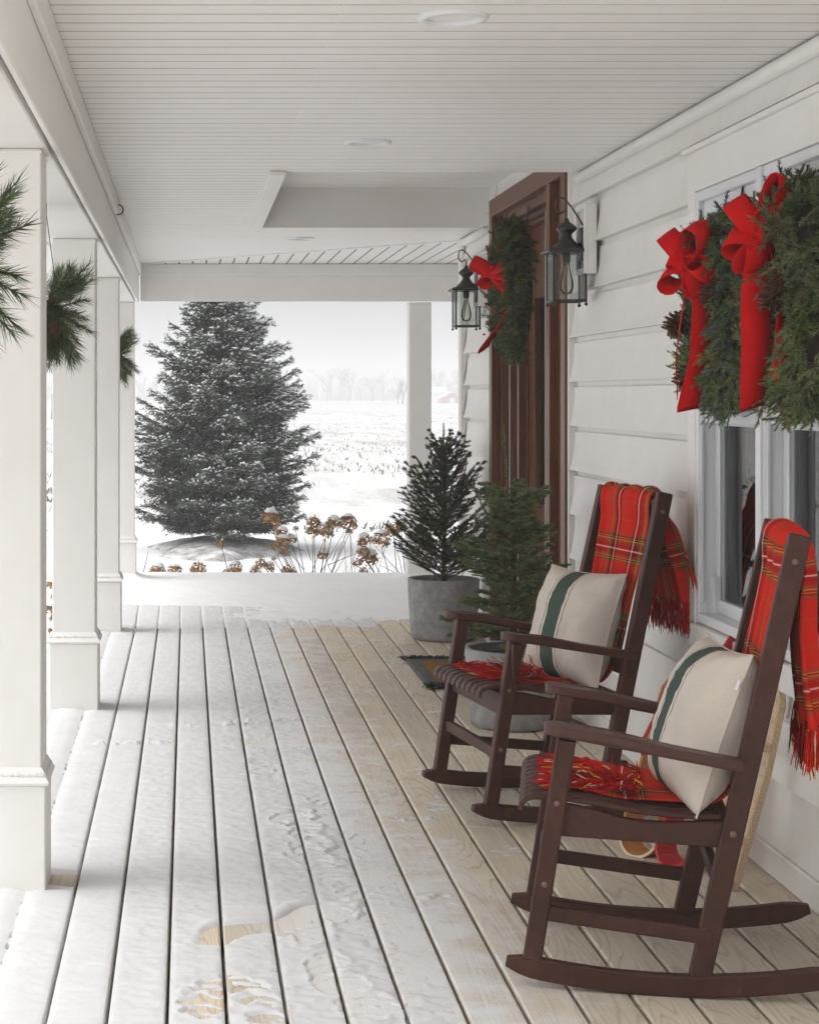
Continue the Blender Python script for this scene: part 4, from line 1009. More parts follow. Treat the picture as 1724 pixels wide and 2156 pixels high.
# wreath on the front door frame
wd_ = wreath('dark fir wreath with red bow hanging at the brown front door', (1.755, 9.85, 2.02), .265, .125, [(.046, .066, .026), (.055, .078, .030), (.060, .080, .046), (.095, .10, .026)], 430, 33, .025, 60)
bow(wd_, (-.12, .06, .10), [((-.10, .12, .06), (.5, .2, .85), .05), ((.06, -.12, -.0), (.4, .3, .85), .05), ((-.04, .1, -.05), (.6, .1, .8), .05), ((.09, -.08, -.06), (.5, .2, .8), .05)],
    [([(.06, -.10, -.20), (.035, -.06, -.27), (-.005, .0, -.33), (-.05, .05, -.40)], [(.9, .2, .6), (.9, .2, .6), (.9, .1, .6), (.9, .1, .6)], .075),
     ([(0, 0, -.02), (.04, -.06, -.08), (.075, -.1, -.17)], [(.6, .2, .8), (.6, .2, .6), (.7, .2, .4)], .06)], .072)
bm = MB()
for i in range(22): bm.ball((-.13 + random.uniform(-.05, .05), random.uniform(-.2, .3), random.uniform(-.32, .22)), .007, 6, 5)
bm.build('berries', M['berry'], wd_, True)['kind'] = 'stuff'
v, f = ribbon([(.04, 0, .28), (.05, 0, .45)], (0, 1, 0), .022, .003); MB().add(v, f).build('hanging_ribbon', M['greenribbon'], wd_)

# ------------------------------------------------------------------ hanging baskets of pine at the open side
def pine_basket(loc, label, seed):
    random.seed(seed); t = thing('hanging_basket', label, 'hanging basket', loc, 0, 'pine baskets hung along the side beam')
    MB().lathe([(0, -.22), (.025, -.22), (.045, -.19), (.058, -.14), (.060, -.09), (.054, -.09), (.05, -.11), (0, -.12)], (0, 0, 0), 24).build('basket', M['terracotta'], t, True)
    MB().ball((0, 0, -.06), .07, 12, 8, (1, 1, .9)).build('filler_ball', M['filler'], t, True)  # dark filler ball, added so the bright background doesn't show through the sprays
    wires = MB()
    for k in range(3): a = k * 2.1 + .4; wires.tube([(.058 * math.cos(a), .058 * math.sin(a), -.09), (0, 0, BZ - loc[2] - .05)], .0016, 4)
    wires.tube([(0, 0, BZ - loc[2] - .05), (0, 0, BZ - loc[2] + .0)], .003, 5); wires.build('hanger', M['hook'], t)
    A, B, C, L0, L1 = [], [], [], [], []
    cl = [(.045, .075, .022), (.060, .090, .030), (.035, .055, .022), (.10, .13, .075), (.075, .085, .03)]
    for i in range(130):
        a = random.uniform(0, 6.283); up = random.uniform(-1.8, .9) if i % 3 else random.uniform(.6, 1.6); d = unit((math.cos(a), math.sin(a), up)); p = d * np.array([.05, .05, .05]) + np.array([0, 0, -.04]); L = random.uniform(.07, .17) * (1.15 if up > .5 else 1)
        q = p + d * L + np.array([0, 0, -.03 if up < .2 else 0]); L0.append(p); L1.append(q); e = p + (q - p) * .08; A.append(e); B.append(q); C.append(np.array(random.choice(cl)) * random.uniform(1.0, 2.0))
    V, Cc = brush(A, B, 100, .064, .0028, .66, C, taper=.2, droop=.06); tri_obj('pine_sprays', [V], [Cc], M['needle'], t, 'stuff'); stems_obj('twigs', L0, L1, .004, M['bark'], t)['kind'] = 'stuff'
pine_basket((-.535, 4.02, 1.79), 'hanging basket of pine sprays farthest from the far beam', 51)
pine_basket((-.535, 6.98, 1.82), 'hanging basket of pine sprays over a brown bowl in the middle bay', 52)
pine_basket((-.52, 12.85, 1.78), 'hanging basket of pine sprays beside the snowy corner post', 53)

# ------------------------------------------------------------------ dried hydrangeas along the deck
def flower_mesh(seed):
    rr = np.random.default_rng(seed); n = 170; d = rr.normal(0, 1, (n, 3)); d[:, 2] = np.abs(d[:, 2]) * 1.1 - .45; d /= np.linalg.norm(d, axis=1, keepdims=True)
    c0 = d * rr.uniform(.62, 1.0, (n, 1)) * np.array([1, 1, 1.05]); a = rr.normal(0, 1, (n, 3)); a -= d * (a * d).sum(1, keepdims=True) * .7; a /= np.linalg.norm(a, axis=1, keepdims=True); b = np.cross(a, d + rr.normal(0, .3, (n, 3)))
    s = rr.uniform(.14, .27, (n, 1)); V = np.stack([c0 - a * s * .6, c0 - b * s * .55, c0 + a * s, c0 + b * s * .6], 1).reshape(-1, 3); V[:, 2] += rr.normal(0, .03, len(V))
    col = np.array([.44, .27, .135]) * rr.uniform(.45, 1.3, (n, 1)); return fastmesh('flower_head', V, np.arange(4 * n).reshape(n, 4), M['petal'], np.repeat(col, 4, 0))
FL = [flower_mesh(k) for k in range(4)]
def snowcap(seed):
    rr = random.Random(seed); m = MB(); n = 12; vs = [(0, 0, 1.22)]
    for r, z in ((.35, 1.16), (.62, .95), (.78, .72)):
        for k in range(n): a = 2 * math.pi * k / n; j = rr.uniform(.8, 1.15); vs.append((r * j * math.cos(a), r * j * math.sin(a), z + rr.uniform(-.08, .05)))
    fs = [(0, 1 + k, 1 + (k + 1) % n) for k in range(n)] + [(1 + i * n + k, 1 + (i + 1) * n + k, 1 + (i + 1) * n + (k + 1) % n, 1 + i * n + (k + 1) % n) for i in range(2) for k in range(n)]
    return m.add(vs, fs).mesh('snow_cap', M['snow'], True)
CAPS = [snowcap(k) for k in range(3)]
def hydrangea(label, Y, foot_px, heads, seed, extra=()):
    rr = random.Random(seed); fx = (foot_px - VX) * Y / FPX; t = thing('hydrangea', label, 'shrub', (fx, Y, GZ), 0, 'dried hydrangeas along the deck')
    st = MB()
    for i, (px, py, r) in enumerate(heads):
        dy = rr.uniform(-.12, .2); P = at(px, py, Y + dy) - np.array([fx, Y, GZ]); rad_ = r * (Y + dy) / FPX
        fl = link('flower_head', FL[i % 4], t, tuple(P)); fl.scale = (rad_ * 1.22,) * 3; fl['kind'] = 'stuff'; fl.rotation_euler = (rr.uniform(-.3, .3), rr.uniform(-.3, .3), rr.uniform(0, 6))
        if r > 8 and rr.random() < .8: link('snow_cap', CAPS[i % 3], fl).scale = (.95, .95, .95)
        b0 = np.array([rr.uniform(-.05, .05), rr.uniform(-.04, .04), 0]); mid = b0 * .5 + P * .5 + np.array([-(P[0]) * .16, 0, .03])
        st.tube([b0, mid, P - np.array([0, 0, rad_ * .5])], [.006, .0042, .0028], 5, False)
    for (x0, y0, x1, y1) in extra:
        a, b = at(x0, y0, Y) - np.array([fx, Y, GZ]), at(x1, y1, Y) - np.array([fx, Y, GZ]); m_ = (a + b) / 2 + np.array([rr.uniform(-.01, .01), 0, 0]); st.tube([a, m_, b], [.0034, .0028, .0016], 4, False)
    st.build('stems', M['stem'], t)
HY = 15.75
hydrangea('low dried hydrangea with three round heads by the corner post', HY, 370, [(331, 1206, 16), (367.6, 1208, 16), (417.5, 1202, 16)], 1, [(300, 1215, 313, 1160)])
hydrangea('dried hydrangea with a cluster of snowy heads right of the lone stem', HY, 505, [(476.6, 1211, 12), (496, 1199, 14), (498, 1213, 11), (467, 1147, 9), (537, 1203, 10), (550, 1189, 11), (566, 1196, 11), (550, 1212, 7), (605, 1206, 15)], 2, [(566, 1196, 590, 1216), (537, 1205, 545, 1222)])
hydrangea('tall dried hydrangea with bunched brown heads on bare stems', HY, 660, [(569, 1094, 18), (584, 1111, 9), (594, 1127, 14), (596, 1145, 15), (614, 1138, 11), (575, 1150, 7), (594, 1164, 8), (661, 1101, 14), (658, 1120, 14), (686, 1120, 16), (702, 1104, 15), (733, 1104, 17), (682, 1169, 12), (577, 1177, 5), (622.6, 1114, 6), (735, 1120, 8)], 3,
          [(640, 1225, 612, 1140), (650, 1225, 690, 1120), (665, 1225, 725, 1120), (690, 1225, 728, 1170), (640, 1200, 600, 1150), (690, 1190, 750, 1165), (620, 1225, 598, 1165), (705, 1225, 690, 1185), (655, 1180, 640, 1130), (700, 1180, 720, 1140)])
hydrangea('dried hydrangea leaning beside the potted spruce', HY + .1, 850, [(768.5, 1141, 15), (802, 1140, 18), (765, 1164, 12), (777, 1178, 18), (754.5, 1187, 10), (765, 1205, 10), (829, 1120, 15), (844, 1104.5, 9), (779, 1214, 6)], 4, [(860, 1225, 790, 1150), (870, 1225, 800, 1190), (850, 1225, 830, 1140), (755, 1230, 790, 1180)])
hydrangea('dried hydrangea seen past the posts on the open side', 12.3, 116, [(113, 1232, 13), (118, 1256, 10), (110, 1282, 14), (118, 1305, 13), (112, 1330, 10)], 5, [(108, 1410, 116, 1330), (118, 1410, 112, 1340), (124, 1400, 118, 1320)])
tt = thing('weed_stalks', 'thin dry weed stalks rising from the snow behind the hydrangeas', 'weeds', (*at(745, 1150, 18.5)[:2], GZ)); st = MB()
for k in range(26):
    x0 = random.uniform(-.2, .25); st.tube([(x0, random.uniform(-.1, .1), 0), (x0 + random.uniform(-.05, .07), 0, random.uniform(.15, .35)), (x0 + random.uniform(-.12, .2), 0, random.choice((.3, .4, .55, .8)))], [.004, .003, .0015], 4, False)
st.build('stems', M['stem'], tt)

# ------------------------------------------------------------------ rocking chairs
def arm_outline(n=12):
    pts = [(-.272, .030), (-.10, .032), (.05, .042)]
    pts += [(.150 + .045 * math.sin(a), .044 * math.cos(a)) for a in np.linspace(0, math.pi / 2, 8)]
    return pts + [(x, -y) for x, y in pts[::-1][1:]]
def build_chair(label, loc, th):
    t = thing('rocking_chair', label, 'rocking chair', (loc[0], loc[1], 0), math.pi - th, 'dark brown rocking chairs on the porch'); BR = M['brown']
    w = .292; R0 = 1.9; uc = -.08
    backu = lambda z: -.165 - .2197 * z
    for s in (-1, 1):
        us = np.linspace(-.505, .287, 26); P = [(u, s * w, R0 - math.sqrt(R0 * R0 - (u - uc) ** 2) + .027) for u in us]
        h = np.full(26, .052); h[0] = h[-1] = .022; h[1] = h[-2] = .042
        MB().sweep(P, (0, 1, 0), .034, h, .005).build('rocker', BR, t)
        zr = lambda u: R0 - math.sqrt(R0 * R0 - (u - uc) ** 2) + .05
        lg = MB().beam((.224, s * w, zr(.224) - .005), (.138, s * w, .632), .036, .046, (0, 1, 0), .004).build('front_leg', BR, t)
        for z in (.26, .46): MB().lathe([(.0075, 0), (.0075, .002), (0, .0025)], (0, 0, 0), 12).build('plug', M['plug'], lg, True, (.224 - .086 * (z - .06) / .57, s * w + s * .018, z)).rotation_euler = (-s * math.pi / 2, 0, 0)
        bp_ = MB().beam((backu(.045), s * w * .98, zr(-.176) - .005), (backu(1.124), s * .262, 1.124), .038, .052, (0, 1, 0), .004).build('back_post', BR, t)
        for z in (.40, 1.06): MB().lathe([(.008, 0), (.008, .002), (0, .0025)], (0, 0, 0), 12).build('plug', M['plug'], bp_, True, (backu(z), s * (w * .98 - (z / 1.124) * (w * .98 - .262)) + s * .019, z)).rotation_euler = (-s * math.pi / 2, 0, 0)
        # armrest
        o = arm_outline(); n = len(o); sl = .165; vs = []
        for zz, k in ((-.013, .93), (-.008, 1.), (.008, 1.), (.013, .93)):
            for x, y in o: vs.append((x, s * .318 + y * k, .648 + (x - .19) * sl * (1 if x < .05 else .75) + zz - (0 if x > .05 else 0)))
        fs = [tuple(range(n - 1, -1, -1)), tuple(3 * n + k for k in range(n))] + [(i * n + k, i * n + (k + 1) % n, (i + 1) * n + (k + 1) % n, (i + 1) * n + k) for i in range(3) for k in range(n)]
        MB().add(vs, fs).build('armrest', M['arm'], t)
        MB().add([(.160, s * .311, .620), (.118, s * .311, .616), (.132, s * .311, .50), (.156, s * .311, .50), (.160, s * .338, .620), (.118, s * .338, .616), (.140, s * .318, .50), (.152, s * .318, .50)],
                 [(0, 1, 2, 3), (7, 6, 5, 4), (0, 4, 5, 1), (1, 5, 6, 2), (2, 6, 7, 3), (3, 7, 4, 0)]).build('corbel', BR, t)
        # side apron with dished top
        us = np.linspace(.165, -.245, 12); top = [.452 - .035 * sstep(.16, -.05, u) + .008 * sstep(-.1, -.24, u) for u in us]; bot = [.372 - .012 * (q / 11) for q in range(12)]
        MB().sweep([(u, s * .262, (a + b) / 2) for u, a, b in zip(us, top, bot)], (0, 1, 0), .024, [a - b for a, b in zip(top, bot)], .003).build('side_apron', BR, t)
        MB().beam((.197, s * w, .188), (-.205, s * w, .148), .024, .036, (0, 1, 0), .003).build('side_stretcher', BR, t)
    MB().beam((.196, -w + .017, .242), (.196, w - .017, .242), .024, .038, (1, 0, 0), .003).build('front_stretcher', BR, t)
    MB().beam((-.225, -w + .017, .26), (-.225, w - .017, .26), .024, .038, (1, 0, 0), .003).build('rear_stretcher', BR, t)
    MB().beam((.168, -w + .019, .405), (.168, w - .019, .405), .024, .075, (1, 0, 0), .003).build('front_apron', BR, t)
    MB().beam((-.238, -.25, .40), (-.238, .25, .40), .024, .07, (1, 0, 0), .003).build('rear_apron', BR, t)
    prof = [(.252, .430), (.250, .446), (.240, .458), (.222, .464), (.17, .466), (.08, .456), (-.02, .440), (-.12, .432), (-.225, .432)]
    for k in range(10):
        v_ = -.243 + .486 * k / 9
        MB().sweep([(u, v_, z) for u, z in prof], (0, 1, 0), .041, .014, .003).build('seat_slat', BR, t)
    MB().beam((backu(1.06) + .0, -.245, 1.06), (backu(1.06), .245, 1.06), .022, .085, (1, 0, -.2), .004).build('crest_rail', BR, t)
    MB().beam((backu(.52), -.255, .52), (backu(.52), .255, .52), .022, .06, (1, 0, -.2), .004).build('lower_rail', BR, t)
    for k in range(5):
        v_ = -.15 + .30 * k / 4; MB().beam((backu(.535), v_, .535), (backu(1.03), v_, 1.03), .042, .012, (0, 1, 0), .003).build('back_slat', BR, t)
    return t
POSE_N, POSE_F = ((1.123, 4.813), .194), ((1.198, 6.609), -.163)
build_chair('dark brown rocking chair standing before the wreathed windows', *POSE_N)
build_chair('dark brown rocking chair standing beside the potted fir', *POSE_F)

# ------------------------------------------------------------------ tartan throws
def cloth_obj(name, P, UV, mat, parent, th=.004):
    n, m = P.shape[:2]; I = np.arange(n * m).reshape(n, m); F = np.stack([I[:-1, :-1], I[:-1, 1:], I[1:, 1:], I[1:, :-1]], -1).reshape(-1, 4)
    me = fastmesh(name, P.reshape(-1, 3), F, mat, smooth=True); u = me.uv_layers.new(name='cloth'); li = np.zeros(len(me.loops), np.int32); me.loops.foreach_get('vertex_index', li)
    u.data.foreach_set('uv', UV.reshape(-1, 2)[li].astype(np.float32).ravel()); o = link(name, me, parent)
    if th: s = o.modifiers.new('thickness', 'SOLIDIFY'); s.thickness = th; s.offset = 0
    return o
YC = [srgb(206, 30, 22)] * 12 + [srgb(176, 24, 20)] * 8 + [srgb(140, 18, 18)] * 5 + [srgb(226, 186, 60), srgb(228, 216, 200), srgb(60, 40, 30), srgb(196, 70, 30)]
def fringe(parent, pts, dirs, L, rr, per=3, wild=.3, name='fringe', floor=None):
    m = MB()
    for p, d in zip(pts, dirs):
        for _ in range(per):
            l = L * rr.uniform(.7, 1.2); q = np.array(p) + np.array([rr.uniform(-.006, .006) for _ in range(3)]); path = [q]; dd = unit(np.array(d) + np.array([rr.uniform(-wild, wild) for _ in range(3)]))
            for k in range(5):
                dd = unit(dd + np.array([rr.uniform(-wild, wild) for _ in range(3)]) * .8 + np.array(d) * .25 ); nx_ = path[-1] + dd * l / 5
                if floor is not None: nx_[2] = max(nx_[2], floor(nx_[0]))
                path.append(nx_)
            m.tube(path, [.0017, .0019, .0019, .0018, .0016, .0010], 4, False, rr.choice(YC))
    o = m.build(name, M['yarn'], parent, True); o['kind'] = 'stuff'; return o
backu = lambda z: -.165 - .2197 * z
def throw(label, pose, seed, vtop, vseat, tail_z, vtail, phase, seat_end, tu=0.):
    rr = random.Random(seed); t = thing('plaid_throw', label, 'throw blanket', (*pose[0], 0), math.pi - pose[1], 'red tartan throws on the rocking chairs')
    # path in the (u, z) plane of the chair: hanging tail, over the crest, down the back, along the seat
    path = [(-.575 + tu, tail_z), (-.548 + tu * .9, tail_z + .12), (-.505 + tu * .5, tail_z + .25), (-.462, 1.04), (-.452, 1.10), (-.438, 1.132), (-.408, 1.142), (-.376, 1.132), (-.362, 1.09)]
    for z in np.linspace(1.02, .52, 9): path.append((backu(z) + .026, z))
    path += [(-.225, .475), (-.17, .462), (-.10, .458), (-.02, .462), (.05, .474), (seat_end, .482)]
    path = np.array(path); sl = np.concatenate([[0], np.cumsum(np.linalg.norm(np.diff(path, axis=0), axis=1))]); N, Mm = 150, 64
    ss = np.linspace(0, sl[-1], N); pu = np.interp(ss, sl, path[:, 0]); pz = np.interp(ss, sl, path[:, 1])
    k_ = np.ones(5) / 5; pu[2:-2] = np.convolve(pu, k_, 'valid'); pz[2:-2] = np.convolve(pz, k_, 'valid')
    du, dz = np.gradient(pu), np.gradient(pz); l_ = np.hypot(du, dz); nu, nz = dz / l_, -du / l_          # outward normal (front of the back, top of the seat)
    s1, s2, s3 = sl[6], sl[12], sl[17]
    lo = np.interp(ss, [0, s1, s2, s3, sl[-1]], [vtail[0], vtop[0], vtop[0] * .9, vseat[0], vseat[0] * .92]); hi = np.interp(ss, [0, s1, s2, s3, sl[-1]], [vtail[1], vtop[1], vtop[1] * .85, vseat[1], vseat[1]])
    q = np.linspace(0, 1, Mm); P = np.zeros((N, Mm, 3)); UV = np.zeros((N, Mm, 2)); 
    amp = np.interp(ss, [0, s1 * .6, s1, s2, s3, sl[-1]], [.030, .022, .008, .014, .018, .016])
    for j in range(Mm):
        fold = np.sin(q[j] * 2 * np.pi * 3.3 + phase + .8 * np.sin(ss * 3.1 + phase)) * .6 + np.sin(q[j] * 2 * np.pi * 6.1 + 1.7 * phase + ss * 1.3) * .35 + .35 * np.sin(q[j] * 23 + ss * 2)
        off = amp * (fold + .75); sgn = np.where(ss < s1 * .9, 1, 1)
        P[:, j, 0] = pu + nu * off * sgn; P[:, j, 1] = -(lo + (hi - lo) * (q[j] + .012 * np.sin(q[j] * 40 + ss * 4))); P[:, j, 2] = pz + nz * off * sgn
        UV[:, j, 0] = q[j] * .50 + .03 * phase; UV[:, j, 1] = ss + .11 * phase
    zmin = np.where(P[..., 0] > -.235, .4545 + .016 * sstep(0, .18, P[..., 0]), -1); P[..., 2] = np.maximum(P[..., 2], zmin)
    cloth_obj('cloth', P, UV, M['plaid'], t)
    fringe(t, [P[0, j] for j in range(0, Mm)], [(-.03, 0, -1)] * Mm, .105, rr, 7, .20)
    fringe(t, [P[-1, j] for j in range(0, Mm)], [(1, rr.uniform(-.35, .35), -.35) for _ in range(Mm)], .115, rr, 8, .45, 'fringe', lambda u: .478 if u < .235 else -1)
    # a bunched tassel lump lying on the seat
    pts = []; ds = []
    for _ in range(44): pts.append(P[-3, rr.randrange(4, 30)] + np.array([rr.uniform(-.12, .03), 0, rr.uniform(.004, .03)])); ds.append((rr.uniform(.3, 1), rr.uniform(-.2, .9), rr.uniform(-.5, .1)))
    fringe(t, pts, ds, .08, rr, 7, .5, 'tassels', lambda u: .476 if u < .235 else -1)
    return t
throw('red tartan throw over the rocking chair before the wreathed windows', POSE_N, 61, (-.225, .185), (-.20, .17), .66, (-.27, .15), .4, .085, .085)
throw('red tartan throw over the rocking chair beside the potted fir', POSE_F, 62, (-.225, .205), (-.15, .18), .735, (-.25, .15), 2.1, .085)

# ------------------------------------------------------------------ cushions
def cushion(label, pose, c0, tilt, yaw, size, roll=0.):
    t = thing('cushion', label, 'cushion', (*pose[0], 0), math.pi - pose[1], 'striped linen cushions on the rocking chairs'); n = 40; q = np.linspace(-1, 1, n)
    gx_, gy_ = np.meshgrid(q, q, indexing='ij'); th = .098 * np.clip((1 - np.abs(gx_) ** 2.6), 0, 1) ** .55 * np.clip((1 - np.abs(gy_) ** 2.6), 0, 1) ** .55
    pin = 1 - .07 * (1 - np.abs(gy_) ** 2) ; pin2 = 1 - .07 * (1 - np.abs(gx_) ** 2)
    wr = (fbm(gx_ * 3 + 7, gy_ * 3, 1.2, 7) - .5) * .022 * (th > .01)
    Mx = Matrix.Rotation(yaw, 3, 'Z') @ Matrix.Rotation(-tilt, 3, 'Y') @ Matrix.Rotation(roll, 3, 'X'); Mx = np.array(Mx)
    body = None
    for s in (1, -1):
        # local: x = thickness (front), y across, z up
        X = s * (th + wr + .001); Pl = np.stack([X, gx_ * size / 2 * pin, gy_ * size / 2 * pin2], -1); P = Pl @ Mx.T + np.array(c0)
        UV = np.stack([(gx_ + 1) / 2, (gy_ + 1) / 2], -1)
        if s < 0: P, UV = P[::-1], UV[::-1]
        cloth_obj('front_cover' if s > 0 else 'back_cover', P, UV, M['linen'], t, 0)
    edge = []
    for k in range(4 * (n - 1)):
        i, r_ = divmod(k, n - 1); a = [(r_, 0), (n - 1, r_), (n - 1 - r_, n - 1), (0, n - 1 - r_)][i]
        edge.append((np.array([0, gx_[a] * size / 2 * pin[a], gy_[a] * size / 2 * pin2[a]])) @ Mx.T + np.array(c0))
    edge.append(edge[0]); MB().tube(edge, .0028, 6, False).build('seam', M['linen'], t, True)
    return t, Mx, np.array(c0)
cn, Mx, cc0 = cushion('cream linen cushion with green stripe, its corner over the chair side by windows', POSE_N, (-.200, .052, .628), R(19), R(10), .42)
tg = MB().cbox((0, 0, 0), (.002, .022, .026), .0005, Mx); tg.build('cloth_tag', M['vinyl'], cn, False, tuple(np.array([.012, .212, .13]) @ Mx.T + cc0))
cushion('cream linen cushion with green stripe on the chair beside the potted fir', POSE_F, (-.180, .01, .636), R(18), R(17), .42)

# ------------------------------------------------------------------ sleds leaning on the wall behind the near chair
def toboggan(name, label, top, bottom, w, curl, mat, side):
    """bent plywood plank: straight run from `top` down to `bottom`, then a loop curling forward"""
    top, bottom = np.array(top), np.array(bottom); t = thing(name, label, 'sled', tuple(bottom)); top = top - bottom; d = unit(-top); side = unit(side); nn = unit(np.cross(side, d))
    if nn[1] > 0: nn = -nn
    P = [top * (1 - k / 10) for k in range(11)]; c0 = nn * curl
    for a in np.linspace(.15, math.pi * 1.25, 18): P.append(c0 - nn * curl * math.cos(a) + d * curl * math.sin(a))
    W = np.full(len(P), w); W[0] *= .55; W[1] *= .97
    P = np.array(P); P[1] = P[0] + (P[2] - P[0]) * .35
    MB().sweep(P, side, W, .009, .002).build('plank', mat, t)
    eg = MB()
    for s in (-1, 1): eg.sweep(P[2:] + side * s * (w / 2 + .0012), side, .003, .0084, .0005)
    eg.build('edge_band', M['edge'] if mat is M['tanwood'] else mat, t)
    MB().lathe([(.007, 0), (.007, .002), (0, .002)], (0, 0, 0), 10).build('rope_hole', M['hook'], t, False, tuple(P[3] * .5 + P[2] * .5 + nn * .005)).rotation_euler = Vector(nn).to_track_quat('Z', 'Y').to_euler()
    return t
toboggan('toboggan', 'honey coloured plywood toboggan with curled end leaning on the wall', at(1417, 1432, 6.08), at(1328, 1740, 5.98), .095, .074, M['tanwood'], (.8, .6, 0))
toboggan('toboggan', 'red painted toboggan with curled end leaning on the wall', at(1545, 1345, 5.98), at(1404, 1768, 5.80), .09, .066, M['redwood'], (.8, .6, 0))
rope = [at(1545, 1372, 5.93), at(1530, 1400, 5.92), at(1480, 1455, 5.92), at(1415, 1492, 5.93), at(1372, 1522, 5.90), at(1355, 1556, 5.88), at(1352, 1590, 5.88)]
tt = np.linspace(0, 6, 40); rp = np.stack([np.interp(tt, range(7), np.array(rope)[:, k]) for k in range(3)], 1)
tag(MB().tube(rp, .0062, 7).build('sled_rope', plain('pink_red_rope', srgb(176, 66, 66), .85, .2, 90, .6, 200, .003), None, True), 'twisted pink red cord slung across the honey coloured toboggan', 'rope')
sl_ = thing('wooden_sled', 'pale wooden ladder-like sled frame leaning on the wall under the windows', 'sled', (1.60, 5.55, 0))
for (bx_, by_, tx_, ty_) in ((1603, 5.46, 1753, 5.54), (1600, 5.72, 1750, 5.80)):
    P = [(bx_ / 1000 - 1.6, by_ - 5.55, .006), (bx_ / 1000 - 1.6 + .048, by_ - 5.55 + .012, .16), (bx_ / 1000 - 1.6 + .105, by_ - 5.55 + .026, .34), (tx_ / 1000 - 1.6 + .002, ty_ - 5.55 - .04, .54), (tx_ / 1000 - 1.6 + .004, ty_ - 5.55 - .02, .64), (tx_ / 1000 - 1.6, ty_ - 5.55, .76)]
    MB().sweep(P, (0, 1, .1), [.026, .034, .036, .038, .036, .026], .026, .005).build('rail', M['palewood'], sl_)
for z, xo in ((.15, .038), (.42, .110), (.66, .142)):
    MB().beam((xo - .004, -.115 + xo * .3, z), (xo - .004, .25 + xo * .3, z), .024, .034, (0, 0, 1), .004).build('rung', M['palewood'], sl_)
ring = [(.150 + .002 * math.sin(a), -.175 + .018 * math.cos(a), .50 + .034 * math.sin(a)) for a in np.linspace(0, 6.2, 24)]
MB().tube(ring, .0012, 5).build('wire_ring', M['stem'], sl_)

# ------------------------------------------------------------------ doormat
dm = thing('doormat', 'gold and grey doormat with black fringe before the front door', 'doormat', (1.47, 9.70, 0)); n, m_ = 30, 40
gx_, gy_ = np.meshgrid(np.linspace(-.28, .28, n), np.linspace(-.46, .46, m_), indexing='ij'); P = np.stack([gx_, gy_, .009 + .006 * fbm(gx_ + 3, gy_, 9, 2)], -1); UV = np.stack([(gx_ + .28) / .56, (gy_ + .46) / .92], -1)
cloth_obj('woven_mat', P, UV, M['mat'], dm, .012)
fm = MB()
for s in (-1, 1):
    for k in range(260):
        x0 = -.29 + .58 * random.random(); pts = [(x0, s * .44, .012), (x0 + random.uniform(-.02, .02), s * .475, random.uniform(.012, .035)), (x0 + random.uniform(-.03, .03), s * random.uniform(.49, .54), random.uniform(.003, .02))]; fm.tube(pts, [.003, .0034, .002], 4, False)
fm.build('fringe', M['matfringe'], dm)['kind'] = 'stuff'

